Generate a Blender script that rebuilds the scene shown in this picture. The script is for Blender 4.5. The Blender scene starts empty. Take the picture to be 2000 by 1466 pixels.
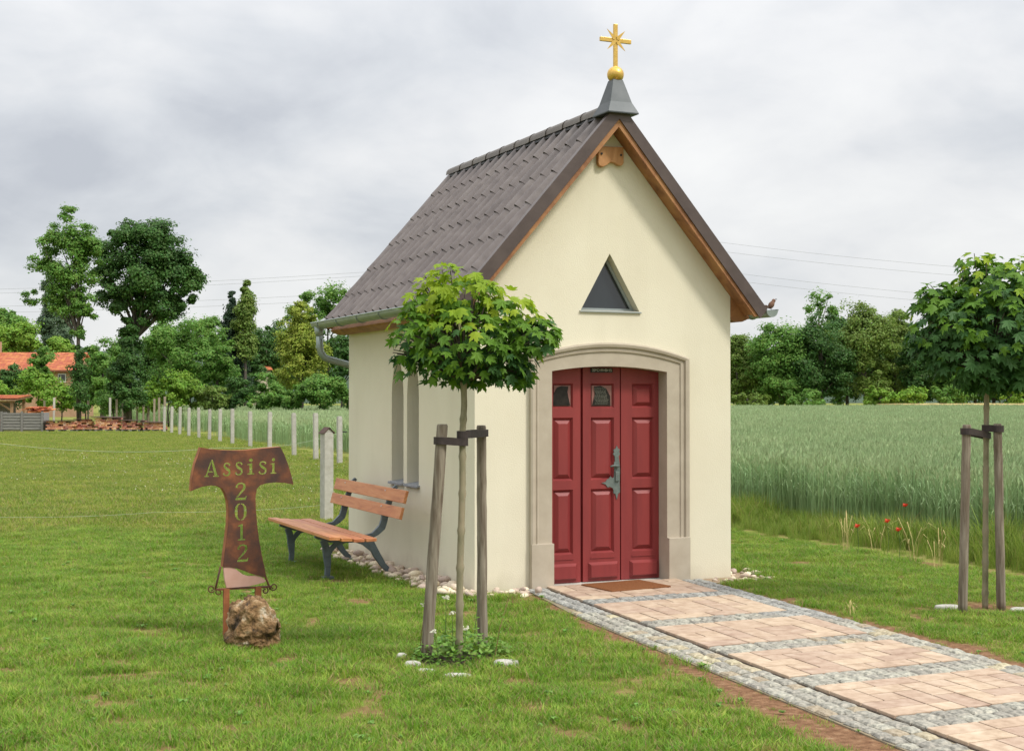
import bpy, bmesh, math, random
import numpy as np
from mathutils import Vector, Matrix, noise as mnoise
rnd = random.Random(7)
rng = np.random.default_rng(11)
PI = math.pi
R = math.radians
sc = bpy.context.scene
COL = sc.collection

# ------------------------------------------------------------------ camera
CAM = np.array([-4.45, -10.78, 1.65])
YAW, PITCH, FPX = R(-23.97), R(0.87), 2708.0
cd = bpy.data.cameras.new('camera')
cd.sensor_width = 36.0
cd.lens = FPX * 36.0 / 2000.0
cd.clip_start = 0.1
cd.clip_end = 6000
cam = bpy.data.objects.new('camera', cd)
cam.location = CAM
cam.rotation_euler = (R(90) + PITCH, 0, YAW)
COL.objects.link(cam)
sc.camera = cam

# ------------------------------------------------------------------ world: overcast sky
SUN_EL, SUN_AZ = R(50), R(148)          # azimuth clockwise from +Y
w = bpy.data.worlds.new('World')
sc.world = w
w.use_nodes = True
nt = w.node_tree
nt.nodes.clear()
def N(tree, kind, **kw):
    n = tree.nodes.new(kind)
    for k, v in kw.items():
        setattr(n, k, v)
    return n
L = nt.links.new
out = N(nt, 'ShaderNodeOutputWorld')
sky = N(nt, 'ShaderNodeTexSky', sky_type='NISHITA', sun_disc=False, sun_elevation=SUN_EL, sun_rotation=SUN_AZ, altitude=200)
bg1 = N(nt, 'ShaderNodeBackground'); bg1.inputs[1].default_value = 0.10
L(sky.outputs[0], bg1.inputs[0])
tc = N(nt, 'ShaderNodeTexCoord')
sep = N(nt, 'ShaderNodeSeparateXYZ'); L(tc.outputs['Generated'], sep.inputs[0])
def M(tree, op, a, b=None, c=None, clamp=False):
    n = N(tree, 'ShaderNodeMath', operation=op, use_clamp=clamp)
    for i, v in enumerate((a, b, c)):
        if v is None: continue
        if isinstance(v, (int, float)): n.inputs[i].default_value = v
        else: tree.links.new(v, n.inputs[i])
    return n.outputs[0]
zc = M(nt, 'MAXIMUM', sep.outputs[2], 0.0)
den = M(nt, 'ADD', zc, 0.36)
px = M(nt, 'DIVIDE', sep.outputs[0], den)
py = M(nt, 'DIVIDE', sep.outputs[1], den)
cmb = N(nt, 'ShaderNodeCombineXYZ'); L(px, cmb.inputs[0]); L(py, cmb.inputs[1])
cmb.inputs[2].default_value = 12.3
n1 = N(nt, 'ShaderNodeTexNoise'); n1.inputs['Scale'].default_value = 1.5; n1.inputs['Detail'].default_value = 7; n1.inputs['Roughness'].default_value = .5; n1.inputs['Distortion'].default_value = .25
L(cmb.outputs[0], n1.inputs['Vector'])
n2 = N(nt, 'ShaderNodeTexNoise'); n2.inputs['Scale'].default_value = 4.2; n2.inputs['Detail'].default_value = 9; n2.inputs['Roughness'].default_value = .55; n2.inputs['Distortion'].default_value = .4
L(cmb.outputs[0], n2.inputs['Vector'])
nmix = M(nt, 'ADD', M(nt, 'MULTIPLY', n1.outputs[0], .78), M(nt, 'MULTIPLY', n2.outputs[0], .22))
ramp = N(nt, 'ShaderNodeValToRGB')
cr = ramp.color_ramp
cr.elements[0].position = .37; cr.elements[0].color = (.315, .328, .355, 1)
cr.elements[1].position = .62; cr.elements[1].color = (.545, .545, .54, 1)
e = cr.elements.new(.45); e.color = (.40, .412, .43, 1)
e = cr.elements.new(.53); e.color = (.485, .488, .493, 1)
L(nmix, ramp.inputs[0])
grad = M(nt, 'MULTIPLY_ADD', M(nt, 'MULTIPLY', zc, zc), 2.1, 0.93)      # an overcast sky is brighter towards the zenith
bg2 = N(nt, 'ShaderNodeBackground')
L(ramp.outputs[0], bg2.inputs[0]); L(grad, bg2.inputs[1])
mx = N(nt, 'ShaderNodeMixShader'); mx.inputs[0].default_value = .95
L(bg1.outputs[0], mx.inputs[1]); L(bg2.outputs[0], mx.inputs[2]); L(mx.outputs[0], out.inputs[0])

sd = bpy.data.lights.new('sun', 'SUN')
sd.energy = 1.5; sd.angle = R(10); sd.color = (1.0, .95, .86)
sun = bpy.data.objects.new('sun', sd)
dv = Vector((math.sin(SUN_AZ) * math.cos(SUN_EL), math.cos(SUN_AZ) * math.cos(SUN_EL), math.sin(SUN_EL)))
sun.rotation_euler = dv.to_track_quat('Z', 'Y').to_euler()
COL.objects.link(sun)

sc.view_settings.view_transform = 'Standard'
sc.view_settings.look = 'None'
sc.view_settings.exposure = 0.84
sc.view_settings.gamma = 1.0
sc.view_settings.use_curve_mapping = False

# ------------------------------------------------------------------ helpers
FW = np.array([-math.sin(YAW) * math.cos(PITCH), math.cos(YAW) * math.cos(PITCH), math.sin(PITCH)])
RT = np.array([math.cos(YAW), math.sin(YAW), 0.0])
UP = np.cross(RT, FW)
def at(u, v, d):                      # a point of the place at distance d along the view
    return CAM + (FW + RT * (u - 1000) / FPX - UP * (v - 733) / FPX) * d
def ground_at(u, d):
    p = at(u, 774, d)
    return np.array([p[0], p[1], 0.0])

def srgb(r, g, b):
    f = lambda c: (c / 255 / 12.92) if c / 255 <= .04045 else ((c / 255 + .055) / 1.055) ** 2.4
    return (f(r), f(g), f(b), 1)

def tag(o, label=None, cat=None, group=None, kind=None):
    if label: o['label'] = label
    if cat: o['category'] = cat
    if group: o['group'] = group
    if kind: o['kind'] = kind
    return o

def thing(name, label, cat, loc=(0, 0, 0), rz=0, group=None):
    o = bpy.data.objects.new(name, None)
    COL.objects.link(o)
    o.location = loc; o.rotation_euler = (0, 0, rz)
    o.empty_display_size = .1
    return tag(o, label, cat, group)

def mesh_np(name, V, F, mats=(), smooth=False, mi=None, attr=None):
    V = np.asarray(V, dtype=np.float32).reshape(-1, 3)
    me = bpy.data.meshes.new(name)
    if isinstance(F, np.ndarray):
        k = F.shape[1]; nf = len(F)
        loops = F.astype(np.int32).ravel()
        starts = np.arange(nf, dtype=np.int32) * k
        totals = np.full(nf, k, dtype=np.int32)
    else:
        nf = len(F)
        loops = np.array([i for f in F for i in f], dtype=np.int32)
        totals = np.array([len(f) for f in F], dtype=np.int32)
        starts = np.concatenate([[0], np.cumsum(totals)[:-1]]).astype(np.int32) if nf else np.zeros(0, np.int32)
    me.vertices.add(len(V)); me.vertices.foreach_set('co', V.ravel())
    me.loops.add(len(loops)); me.loops.foreach_set('vertex_index', loops)
    me.polygons.add(nf); me.polygons.foreach_set('loop_start', starts); me.polygons.foreach_set('loop_total', totals)
    if mi is not None: me.polygons.foreach_set('material_index', np.asarray(mi, dtype=np.int32))
    for m in mats: me.materials.append(m)
    me.polygons.foreach_set('use_smooth', np.full(nf, bool(smooth)))
    me.update(calc_edges=True)
    if attr:
        for an, av in attr.items():
            a = me.attributes.new(an, 'FLOAT', 'POINT'); a.data.foreach_set('value', np.asarray(av, dtype=np.float32))
    return me

def link(name, me, parent=None, loc=None, rot=None, scl=None):
    o = bpy.data.objects.new(name, me)
    COL.objects.link(o)
    if parent is not None: o.parent = parent
    if loc is not None: o.location = loc
    if rot is not None: o.rotation_euler = rot
    if scl is not None: o.scale = scl
    return o

class MB:
    """collects faces of one mesh"""
    def __init__(s, org=(0, 0, 0)):
        s.v = []; s.f = []; s.m = []; s.cur = 0; s.org = np.array(org, float)
    def add(s, V, F):
        b = len(s.v)
        s.v.extend([tuple(np.asarray(p, float) - s.org) for p in V])
        for f in F:
            s.f.append(tuple(i + b for i in f)); s.m.append(s.cur)
    def box(s, c, size, rz=0, ry=0, rx=0):
        M_ = Matrix.Rotation(rz, 3, 'Z') @ Matrix.Rotation(ry, 3, 'Y') @ Matrix.Rotation(rx, 3, 'X')
        h = [x / 2 for x in size]; V = []
        for z in (-1, 1):
            for x, y in ((-1, -1), (1, -1), (1, 1), (-1, 1)):
                V.append(Vector(c) + M_ @ Vector((x * h[0], y * h[1], z * h[2])))
        s.add(V, [(3, 2, 1, 0), (4, 5, 6, 7), (0, 1, 5, 4), (1, 2, 6, 5), (2, 3, 7, 6), (3, 0, 4, 7)])
        return s
    def bx(s, x0, x1, y0, y1, z0, z1):
        return s.box(((x0 + x1) / 2, (y0 + y1) / 2, (z0 + z1) / 2), (x1 - x0, y1 - y0, z1 - z0))
    def tube(s, pts, rs, n=8, cap=True, flat=1.0):
        pts = [Vector(p) for p in pts]
        if not hasattr(rs, '__len__'): rs = [rs] * len(pts)
        V = []; F = []; up = Vector((0, 0, 1))
        t0 = (pts[1] - pts[0]).normalized()
        a = up.cross(t0)
        if a.length < 1e-3: a = Vector((1, 0, 0))
        a.normalize()
        for i, p in enumerate(pts):
            t = (pts[min(i + 1, len(pts) - 1)] - pts[max(i - 1, 0)]).normalized()
            a = (a - t * a.dot(t)); a.normalize(); b = t.cross(a)
            for k in range(n):
                an = 2 * PI * k / n
                V.append(p + (a * math.cos(an) + b * math.sin(an) * flat) * rs[i])
        for i in range(len(pts) - 1):
            for k in range(n):
                F.append((i * n + k, i * n + (k + 1) % n, (i + 1) * n + (k + 1) % n, (i + 1) * n + k))
        if cap:
            F.append(tuple(range(n - 1, -1, -1))); F.append(tuple((len(pts) - 1) * n + k for k in range(n)))
        s.add(V, F); return s
    def prism(s, poly, plane, a, b):
        """poly 2D in plane 'xz','yz' or 'xy', from a to b on the third axis"""
        def P3(p, t):
            return {'xz': (p[0], t, p[1]), 'yz': (t, p[0], p[1]), 'xy': (p[0], p[1], t)}[plane]
        n = len(poly)
        V = [P3(p, a) for p in poly] + [P3(p, b) for p in poly]
        F = [tuple(range(n)), tuple(range(2 * n - 1, n - 1, -1))] + [(i, i + n, (i + 1) % n + n, (i + 1) % n) for i in range(n)]
        s.add(V, F); return s
    def lathe(s, prof, c=(0, 0, 0), n=24):
        V = []; F = []; c = Vector(c)
        for r, z in prof:
            for k in range(n):
                V.append(c + Vector((r * math.cos(2 * PI * k / n), r * math.sin(2 * PI * k / n), z)))
        for i in range(len(prof) - 1):
            for k in range(n):
                F.append((i * n + k, i * n + (k + 1) % n, (i + 1) * n + (k + 1) % n, (i + 1) * n + k))
        s.add(V, F); return s
    def mesh(s, name, mats, smooth=False, fixn=True):
        if not isinstance(mats, (list, tuple)): mats = [mats]
        me = mesh_np(name, np.array(s.v), s.f, mats, smooth, s.m)
        if fixn:
            bm = bmesh.new(); bm.from_mesh(me); bmesh.ops.recalc_face_normals(bm, faces=bm.faces); bm.to_mesh(me); bm.free()
        return me
    def part(s, name, mats, parent=None, smooth=False, bevel=0, seg=2, fixn=True):
        o = link(name, s.mesh(name, mats, smooth, fixn), parent)
        if bevel:
            m = o.modifiers.new('bevel', 'BEVEL'); m.width = bevel; m.segments = seg; m.limit_method = 'ANGLE'; m.angle_limit = R(35)
        return o

def vnoise(x, y, seed=0):
    x = np.asarray(x, float); y = np.asarray(y, float)
    xi = np.floor(x).astype(np.int64); yi = np.floor(y).astype(np.int64)
    fx = x - xi; fy = y - yi
    fx = fx * fx * (3 - 2 * fx); fy = fy * fy * (3 - 2 * fy)
    def h(a, b):
        n = (a * 374761393 + b * 668265263 + seed * 1442695041) & 0xffffffff
        n = ((n ^ (n >> 13)) * 1274126177) & 0xffffffff
        return ((n ^ (n >> 16)) & 0xffff) / 65535.0
    return (h(xi, yi) * (1 - fx) + h(xi + 1, yi) * fx) * (1 - fy) + (h(xi, yi + 1) * (1 - fx) + h(xi + 1, yi + 1) * fx) * fy
def fbm(x, y, seed=0, o=3):
    return sum(vnoise(np.asarray(x) * 2 ** k, np.asarray(y) * 2 ** k, seed + k) * .5 ** k for k in range(o)) / sum(.5 ** k for k in range(o))

# ------------------------------------------------------------------ materials
def mat(name, cols, scale=8, rough=.7, bump=0, bscale=None, metal=0, coord='Object', stretch=(1, 1, 1), detail=6,
        rand=0, rmode='object', spec=.5, lo=.3, hi=.7, island=0, trans=0, dist=0, bdist=.01, coat=0):
    m = bpy.data.materials.new(name); m.use_nodes = True
    t = m.node_tree; t.nodes.clear(); l = t.links.new
    o = N(t, 'ShaderNodeOutputMaterial'); b = N(t, 'ShaderNodeBsdfPrincipled')
    b.inputs['Roughness'].default_value = rough; b.inputs['Metallic'].default_value = metal
    b.inputs['Specular IOR Level'].default_value = spec
    b.inputs['Coat Weight'].default_value = coat
    if coord == 'World':
        g = N(t, 'ShaderNodeNewGeometry'); src = g.outputs['Position']
    else:
        g = N(t, 'ShaderNodeTexCoord'); src = g.outputs[coord]
    mp = N(t, 'ShaderNodeMapping'); mp.inputs['Scale'].default_value = stretch; l(src, mp.inputs[0])
    nz = N(t, 'ShaderNodeTexNoise'); nz.inputs['Scale'].default_value = scale; nz.inputs['Detail'].default_value = detail
    nz.inputs['Roughness'].default_value = .6; nz.inputs['Distortion'].default_value = dist
    l(mp.outputs[0], nz.inputs['Vector'])
    rp = N(t, 'ShaderNodeValToRGB')
    n = len(cols)
    for i, c in enumerate(cols):
        p = lo + (hi - lo) * i / max(1, n - 1)
        e = rp.color_ramp.elements[i] if i < 2 else rp.color_ramp.elements.new(p)
        e.position = p; e.color = (*c[:3], 1)
    l(nz.outputs[0], rp.inputs[0])
    colr = rp.outputs[0]
    if rand or island:
        oi = N(t, 'ShaderNodeObjectInfo') if rand else N(t, 'ShaderNodeNewGeometry')
        rv = oi.outputs['Random'] if rand else oi.outputs['Random Per Island']
        hs = N(t, 'ShaderNodeHueSaturation')
        amt = rand or island
        l(M(t, 'MULTIPLY_ADD', rv, amt, 1 - amt / 2), hs.inputs['Value'])
        l(M(t, 'MULTIPLY_ADD', rv, amt * .08, .5 - amt * .04), hs.inputs['Hue'])
        l(colr, hs.inputs['Color']); colr = hs.outputs[0]
    l(colr, b.inputs['Base Color'])
    if bump:
        n3 = N(t, 'ShaderNodeTexNoise'); n3.inputs['Scale'].default_value = bscale or scale * 3; n3.inputs['Detail'].default_value = 6
        l(mp.outputs[0], n3.inputs['Vector'])
        bp = N(t, 'ShaderNodeBump'); bp.inputs['Strength'].default_value = bump; bp.inputs['Distance'].default_value = bdist
        l(n3.outputs[0], bp.inputs['Height']); l(bp.outputs[0], b.inputs['Normal'])
    sh = b.outputs[0]
    if trans:
        tr = N(t, 'ShaderNodeBsdfTranslucent'); l(colr, tr.inputs[0])
        ms = N(t, 'ShaderNodeMixShader'); ms.inputs[0].default_value = trans
        l(sh, ms.inputs[1]); l(tr.outputs[0], ms.inputs[2]); sh = ms.outputs[0]
    l(sh, o.inputs[0])
    m['_n'] = 1
    return m

MAT = {}
def leafmat(name, dark, light, trans=.25, scale=1.2, island=.5, rough=.55):
    return mat(name, [dark, light], scale=scale, rough=rough, coord='World', island=island, trans=trans, lo=.35, hi=.65, spec=.3)

M_plaster = mat('cream_plaster', [(0.672, 0.623, 0.487), (0.721, 0.678, 0.540)], scale=1.2, rough=.9, bump=.6, bscale=95, bdist=.004, spec=.2)
M_stone = mat('sandstone_surround', [(0.388, 0.335, 0.260), (0.464, 0.408, 0.325)], scale=5, rough=.85, bump=.3, bscale=120, bdist=.002, spec=.25)
M_glass2 = mat('dim_pane_glass', [(.010, .010, .010), (.03, .025, .022)], scale=14, rough=.18, spec=.22)
M_red = mat('red_door_paint', [(0.184, 0.022, 0.023), (0.261, 0.034, 0.032)], scale=5, rough=.5, bump=.15, bscale=60, stretch=(1, 1, .15), bdist=.002)
M_zinc = mat('weathered_zinc', [(0.054, 0.063, 0.068), (0.086, 0.094, 0.099)], scale=6, rough=.5, metal=.35)
M_gutter = mat('zinc_gutter', [(.22, .27, .245), (.32, .36, .34)], scale=5, rough=.42, metal=.5)
M_brown = mat('brown_metal_flashing', [(.070, .050, .045), (.105, .078, .07)], scale=5, rough=.42, metal=.2, bump=.1)
M_wood = mat('stained_wood', [(.16, .062, .022), (.30, .13, .05), (.38, .19, .07)], scale=5, rough=.6, stretch=(1, 1, 1), dist=.8, bump=.15)
M_softwood = mat('pale_carved_wood', [(.36, .16, .055), (.52, .27, .11)], scale=4, rough=.65, stretch=(4, 1, 1), dist=1.2, bump=.2)
M_tile = mat('brown_concrete_tile', [(.095, .078, .074), (.13, .108, .102), (.155, .132, .125)], scale=9, rough=.5, rand=.16, coord='World', bump=.15, bscale=150, bdist=.001)
M_ridge = mat('brown_ridge_tile', [(0.092, 0.077, 0.065), (0.138, 0.115, 0.098)], scale=10, rough=.55, rand=.2)
M_gold = mat('gilded_metal', [(0.589, 0.361, 0.076), (0.741, 0.494, 0.142)], scale=25, rough=.34, metal=.75, bump=.1)
M_iron = mat('grey_forged_iron', [(.10, .13, .12), (.17, .20, .185)], scale=30, rough=.55, metal=.3, bump=.3, bscale=80, bdist=.002)
M_glass = mat('dark_window_glass', [(.012, .016, .02), (.02, .026, .03)], scale=3, rough=.13, spec=.9)
M_frame = mat('grey_window_frame', [(.24, .27, .26), (.30, .33, .32)], scale=5, rough=.5)
M_sill = mat('stone_sill', [(.20, .21, .22), (.28, .29, .30)], scale=15, rough=.7)
M_black = mat('black_paint', [(.012, .012, .012), (.02, .02, .02)], rough=.6)
M_chalk = mat('chalk_white', [(.5, .5, .48), (.62, .62, .6)], rough=.9, scale=60)
M_paver = mat('sandstone_paver', [(0.324, 0.228, 0.162), (0.422, 0.314, 0.230), (0.490, 0.389, 0.294)], scale=13, rough=.88, rand=.20, bump=.4, bscale=90, bdist=.003, spec=.25)
M_cobble = mat('grey_granite_sett', [(0.135, 0.129, 0.111), (0.290, 0.278, 0.235), (0.444, 0.410, 0.337)], scale=38, rough=.85, rand=.32, bump=.7, bscale=40, bdist=.006, spec=.3)
M_mortar = mat('sandy_mortar', [(0.171, 0.153, 0.117), (0.306, 0.243, 0.153)], scale=14, rough=.95, bump=.8, bscale=60, bdist=.008, spec=.2, coord='World')
M_joint = mat('dark_joint_soil', [(.045, .032, .024), (.09, .065, .045)], scale=20, rough=1, bump=.5, coord='World')
M_pebble = mat('river_pebble', [(0.42, 0.29, 0.20), (0.58, 0.48, 0.37), (0.64, 0.57, 0.47)], scale=14, rough=.75, rand=.7, bump=.3, bscale=60, bdist=.004)
M_greyst = mat('pale_grey_stone', [(.34, .33, .29), (.52, .50, .45)], scale=12, rough=.85, bump=.5, bscale=50, bdist=.005, coord='World')
M_sandsett = mat('sandy_granite_sett', [(0.224, 0.189, 0.129), (0.361, 0.310, 0.215), (0.464, 0.413, 0.310)], scale=40, rough=.9, rand=.35, bump=.7, bscale=40, bdist=.006, spec=.2)
M_coir = mat('coir_mat', [(.16, .062, .025), (.25, .105, .045)], scale=90, rough=1, bump=1, bscale=260, bdist=.006, spec=.1)
M_stake = mat('weathered_stake', [(.085, .058, .036), (.19, .155, .115), (.29, .25, .195)], scale=5, rough=.85, stretch=(7, 7, .7), bump=.6, bscale=20, bdist=.004, dist=.5)
M_strap = mat('brown_rubber_strap', [(.022, .014, .014), (.045, .03, .028)], scale=30, rough=.65)
M_bark = mat('young_maple_bark', [(.13, .12, .06), (.25, .22, .14), (.30, .24, .16)], scale=14, rough=.85, stretch=(1, 1, .4), bump=.5, bscale=50, bdist=.004)
M_bark2 = mat('tree_bark', [(.05, .04, .03), (.12, .10, .08)], scale=8, rough=.95, stretch=(1, 1, .2), bump=.8)
M_bench = mat('reddish_bench_plank', [(.33, .10, .034), (.47, .175, .065), (.52, .23, .10)], scale=7, rough=.5, stretch=(3, .35, 3), bump=.2, rand=.2, dist=.6)
M_cast = mat('grey_cast_iron', [(.075, .10, .115), (.12, .15, .165)], scale=12, rough=.5, metal=.1)
M_rust = mat('rusted_steel', [(.055, .026, .02), (.12, .042, .02), (.25, .082, .03)], scale=6, rough=.75, bump=.4, bscale=60, bdist=.003, lo=.36, hi=.68)
M_rust2 = mat('bright_orange_rust', [(.20, .065, .022), (.40, .14, .05)], scale=14, rough=.8, bump=.4, bscale=70, bdist=.003)
M_pink = mat('pink_sandstone_slab', [(.55, .31, .24), (.62, .38, .31)], scale=10, rough=.85)
M_rock = mat('porous_brown_rock', [(.05, .032, .018), (.22, .125, .052), (.36, .235, .12), (.60, .53, .41)], scale=9, rough=.95, bump=1, bscale=34, bdist=.03, detail=10, lo=.36, hi=.66, dist=.5)
M_conc = mat('pale_concrete', [(0.342, 0.324, 0.279), (0.468, 0.450, 0.405)], scale=12, rough=.9, bump=.3, coord='Object', rand=.15)
M_greywood = mat('grey_weathered_boards', [(.14, .135, .13), (.26, .25, .235)], scale=8, rough=.9, stretch=(.5, 3, 4), rand=.3)
M_brick = mat('old_red_brick', [(.42, .14, .075), (.56, .24, .14), (.66, .46, .36)], scale=9, rough=.9, island=.6, coord='World')
M_brickrand = mat('loose_red_brick', [(.30, .09, .05), (.42, .17, .10)], scale=9, rough=.9, rand=.6)
M_tar = mat('tar_sheet', [(.04, .022, .018), (.10, .05, .035)], scale=8, rough=.8)
M_orange = mat('orange_roof_tile', [(0.357, 0.089, 0.034), (0.493, 0.162, 0.068)], scale=1.6, rough=.8, island=.35, coord='World')
M_housewall = mat('brownish_house_wall', [(.34, .20, .12), (.42, .27, .17)], scale=2, rough=.9)
M_shedwood = mat('shed_timber', [(.24, .14, .07), (.36, .23, .13)], scale=5, rough=.8)
M_white = mat('white_paint', [(0.630, 0.630, 0.612), (0.720, 0.720, 0.702)], rough=.5)
M_cable = mat('grey_cable', [(.22, .23, .25), (.26, .27, .29)], rough=.6)
M_rope = mat('pale_fence_tape', [(.30, .36, .24), (.40, .45, .32)], rough=.7)
M_poppy = mat('poppy_red', [(.62, .03, .012), (.72, .06, .02)], rough=.6, trans=.3)
M_stem = mat('green_stem', [(.06, .11, .025), (.10, .16, .04)], rough=.6)
M_herb = mat('herb_leaf', [(.10, .21, .022), (.19, .34, .045)], rough=.5, island=.5, trans=.25)
M_straw = mat('dry_straw', [(.42, .32, .13), (.55, .44, .2)], rough=.8)
M_whitefl = mat('cream_flower', [(.62, .60, .46), (.75, .74, .62)], rough=.8)
M_verdict = None

def weather_plaster():
    t = M_plaster.node_tree; l = t.links.new
    b = [n for n in t.nodes if n.type == 'BSDF_PRINCIPLED'][0]
    src = b.inputs['Base Color'].links[0].from_socket
    g = N(t, 'ShaderNodeNewGeometry'); sp3 = N(t, 'ShaderNodeSeparateXYZ'); l(g.outputs['Position'], sp3.inputs[0])
    def nz(s, st, d=5):
        mp = N(t, 'ShaderNodeMapping'); mp.inputs['Scale'].default_value = st; l(g.outputs['Position'], mp.inputs[0])
        n = N(t, 'ShaderNodeTexNoise'); n.inputs['Scale'].default_value = s; n.inputs['Detail'].default_value = d; l(mp.outputs[0], n.inputs['Vector']); return n.outputs[0]
    streak = M(t, 'MULTIPLY', M(t, 'SUBTRACT', nz(3.0, (1, 1, .16)), .48, clamp=True), 1.6, clamp=True)
    mott = M(t, 'MULTIPLY', M(t, 'SUBTRACT', nz(1.7, (1, 1, 1)), .5, clamp=True), 1.2, clamp=True)
    foot = M(t, 'MULTIPLY', M(t, 'SUBTRACT', M(t, 'MULTIPLY_ADD', nz(7, (1, 1, .6)), .34, -.02), sp3.outputs[2]), 5.0, clamp=True)
    f = M(t, 'ADD', M(t, 'ADD', M(t, 'MULTIPLY', streak, .32), M(t, 'MULTIPLY', mott, .25)), M(t, 'MULTIPLY', foot, .42), clamp=True)
    mx_ = N(t, 'ShaderNodeMix', data_type='RGBA'); l(f, mx_.inputs[0]); l(src, mx_.inputs[6]); mx_.inputs[7].default_value = (.44, .39, .29, 1)
    l(mx_.outputs[2], b.inputs['Base Color'])
weather_plaster()

# path geometry in plan: the path runs from the door towards the lower right of the picture
def LBf(y): return LB - .13 * np.clip((y + 1.6) / 1.4, 0, 1)
def path_left(y): return .64 + .087 * y
def path_right(y): return 1.935 + .087 * y
LB, RB = .305, .22
TREE1 = np.array([-1.22, -2.70]); TREE2 = np.array([3.32, -2.38])

# ------------------------------------------------------------------ ground
def bare_mask(x, y):
    """0 = grass, 1 = bare earth"""
    n = fbm(x * 2.2, y * 2.2, 5); n2 = fbm(x * 7, y * 7, 9)
    dl = path_left(y) - LBf(y) - x; dr = x - (path_right(y) + RB)
    d = np.where(x < 1.2, dl, dr)
    on = (y < .1) & (y > -9)
    wl = .10 + .28 * np.clip((-y - 1.0) / 4, 0, 1)
    strip = np.clip(1 - np.abs(d) / (wl * (.4 + 1.3 * n)), 0, 1) * on
    strip = np.clip(strip * 2.2, 0, 1)
    patch = np.maximum(np.clip((n * .6 + n2 * .4 - .60) * 9, 0, 1) * .85, np.clip((.41 - fbm(x * 5.5, y * 5.5, 63, 3)) * 9, 0, 1) * .8)
    edge = np.clip((d < .9) * (n2 - .48) * 4, 0, 1) * on * .7
    r2 = np.clip(1.25 - np.hypot(x - TREE2[0], y - TREE2[1]) / .55, 0, 1)
    return np.clip(np.maximum(np.maximum(strip, patch), np.maximum(edge, r2 * n * 1.6)), 0, 1)

def ground_shader(name):
    m = bpy.data.materials.new(name); m.use_nodes = True
    t = m.node_tree; t.nodes.clear(); l = t.links.new
    o = N(t, 'ShaderNodeOutputMaterial'); b = N(t, 'ShaderNodeBsdfPrincipled'); b.inputs['Roughness'].default_value = 1; b.inputs['Specular IOR Level'].default_value = .1
    g = N(t, 'ShaderNodeNewGeometry')
    def nz(s, d=6):
        n = N(t, 'ShaderNodeTexNoise'); n.inputs['Scale'].default_value = s; n.inputs['Detail'].default_value = d
        l(g.outputs['Position'], n.inputs['Vector']); return n.outputs[0]
    def rmp(v, *st):
        r = N(t, 'ShaderNodeValToRGB')
        for i, (p, c) in enumerate(st):
            e = r.color_ramp.elements[i] if i < 2 else r.color_ramp.elements.new(p)
            e.position = p; e.color = (*c, 1)
        l(v, r.inputs[0]); return r.outputs[0]
    grass = rmp(nz(2.5), (.3, (.13, .16, .03)), (.5, (.19, .22, .045)), (.7, (.30, .24, .11)))
    soil = rmp(nz(18), (.3, (.13, .065, .035)), (.6, (.24, .135, .075)), (.75, (.32, .22, .13)))
    at_ = N(t, 'ShaderNodeAttribute'); at_.attribute_name = 'bare'
    mx_ = N(t, 'ShaderNodeMix', data_type='RGBA')
    l(at_.outputs['Fac'], mx_.inputs[0]); l(grass, mx_.inputs[6]); l(soil, mx_.inputs[7])
    l(mx_.outputs[2], b.inputs['Base Color'])
    bp = N(t, 'ShaderNodeBump'); bp.inputs['Strength'].default_value = .8; bp.inputs['Distance'].default_value = .03
    l(nz(40), bp.inputs['Height']); l(bp.outputs[0], b.inputs['Normal'])
    l(b.outputs[0], o.inputs[0])
    return m
M_ground = ground_shader('lawn_ground')

# great sheet to the horizon, the near lawn sheet lies 4 mm above it
V = []; F = []
rings = [0, 30, 80, 200, 500, 1200, 3000]; nseg = 48
for r_ in rings[1:]:
    for k in range(nseg): V.append((r_ * math.cos(2 * PI * k / nseg), r_ * math.sin(2 * PI * k / nseg), -.004))
V.append((0, 0, -.004)); c0 = len(V) - 1
for k in range(nseg): F.append((c0, k, (k + 1) % nseg))
for i in range(len(rings) - 2):
    for k in range(nseg): F.append((i * nseg + k, (i + 1) * nseg + k, (i + 1) * nseg + (k + 1) % nseg, i * nseg + (k + 1) % nseg))
go = link('ground', mesh_np('ground', V, F, [M_ground])); tag(go, kind='structure')
gx, gy = np.meshgrid(np.arange(-9, 9.01, .07), np.arange(-9.5, 12.01, .07), indexing='ij')
nx_, ny_ = gx.shape
GV = np.stack([gx.ravel(), gy.ravel(), np.zeros(gx.size)], 1)
idx = np.arange(gx.size).reshape(nx_, ny_)
GF = np.stack([idx[:-1, :-1].ravel(), idx[1:, :-1].ravel(), idx[1:, 1:].ravel(), idx[:-1, 1:].ravel()], 1)
bm_ = bare_mask(GV[:, 0], GV[:, 1])
lo_ = link('lawn', mesh_np('lawn', GV, GF, [M_ground], attr={'bare': bm_})); tag(lo_, kind='structure')

# ------------------------------------------------------------------ chapel
W_, D_ = 2.53, 3.54
CX = 1.276                     # ridge line
SL = 1.155                     # roof slope (rise over run)
ZR = 4.205                     # outer ridge height
ROOF_Y0, ROOF_Y1 = -.20, 3.74
chapel = thing('chapel', 'small cream plastered chapel with steep brown tiled roof and red door', 'chapel', (0, 0, 0))
Pn = chapel

def bool_cut(solid, cutters):
    for c in cutters:
        m = solid.modifiers.new('cut', 'BOOLEAN'); m.operation = 'DIFFERENCE'; m.solver = 'EXACT'; m.object = c
    dg = bpy.context.evaluated_depsgraph_get()
    me = bpy.data.meshes.new_from_object(solid.evaluated_get(dg))
    solid.modifiers.clear(); solid.data = me
    me.polygons.foreach_set('use_smooth', np.zeros(len(me.polygons), bool)); me.update()
    for c in cutters:
        bpy.data.objects.remove(c, do_unlink=True)

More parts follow.
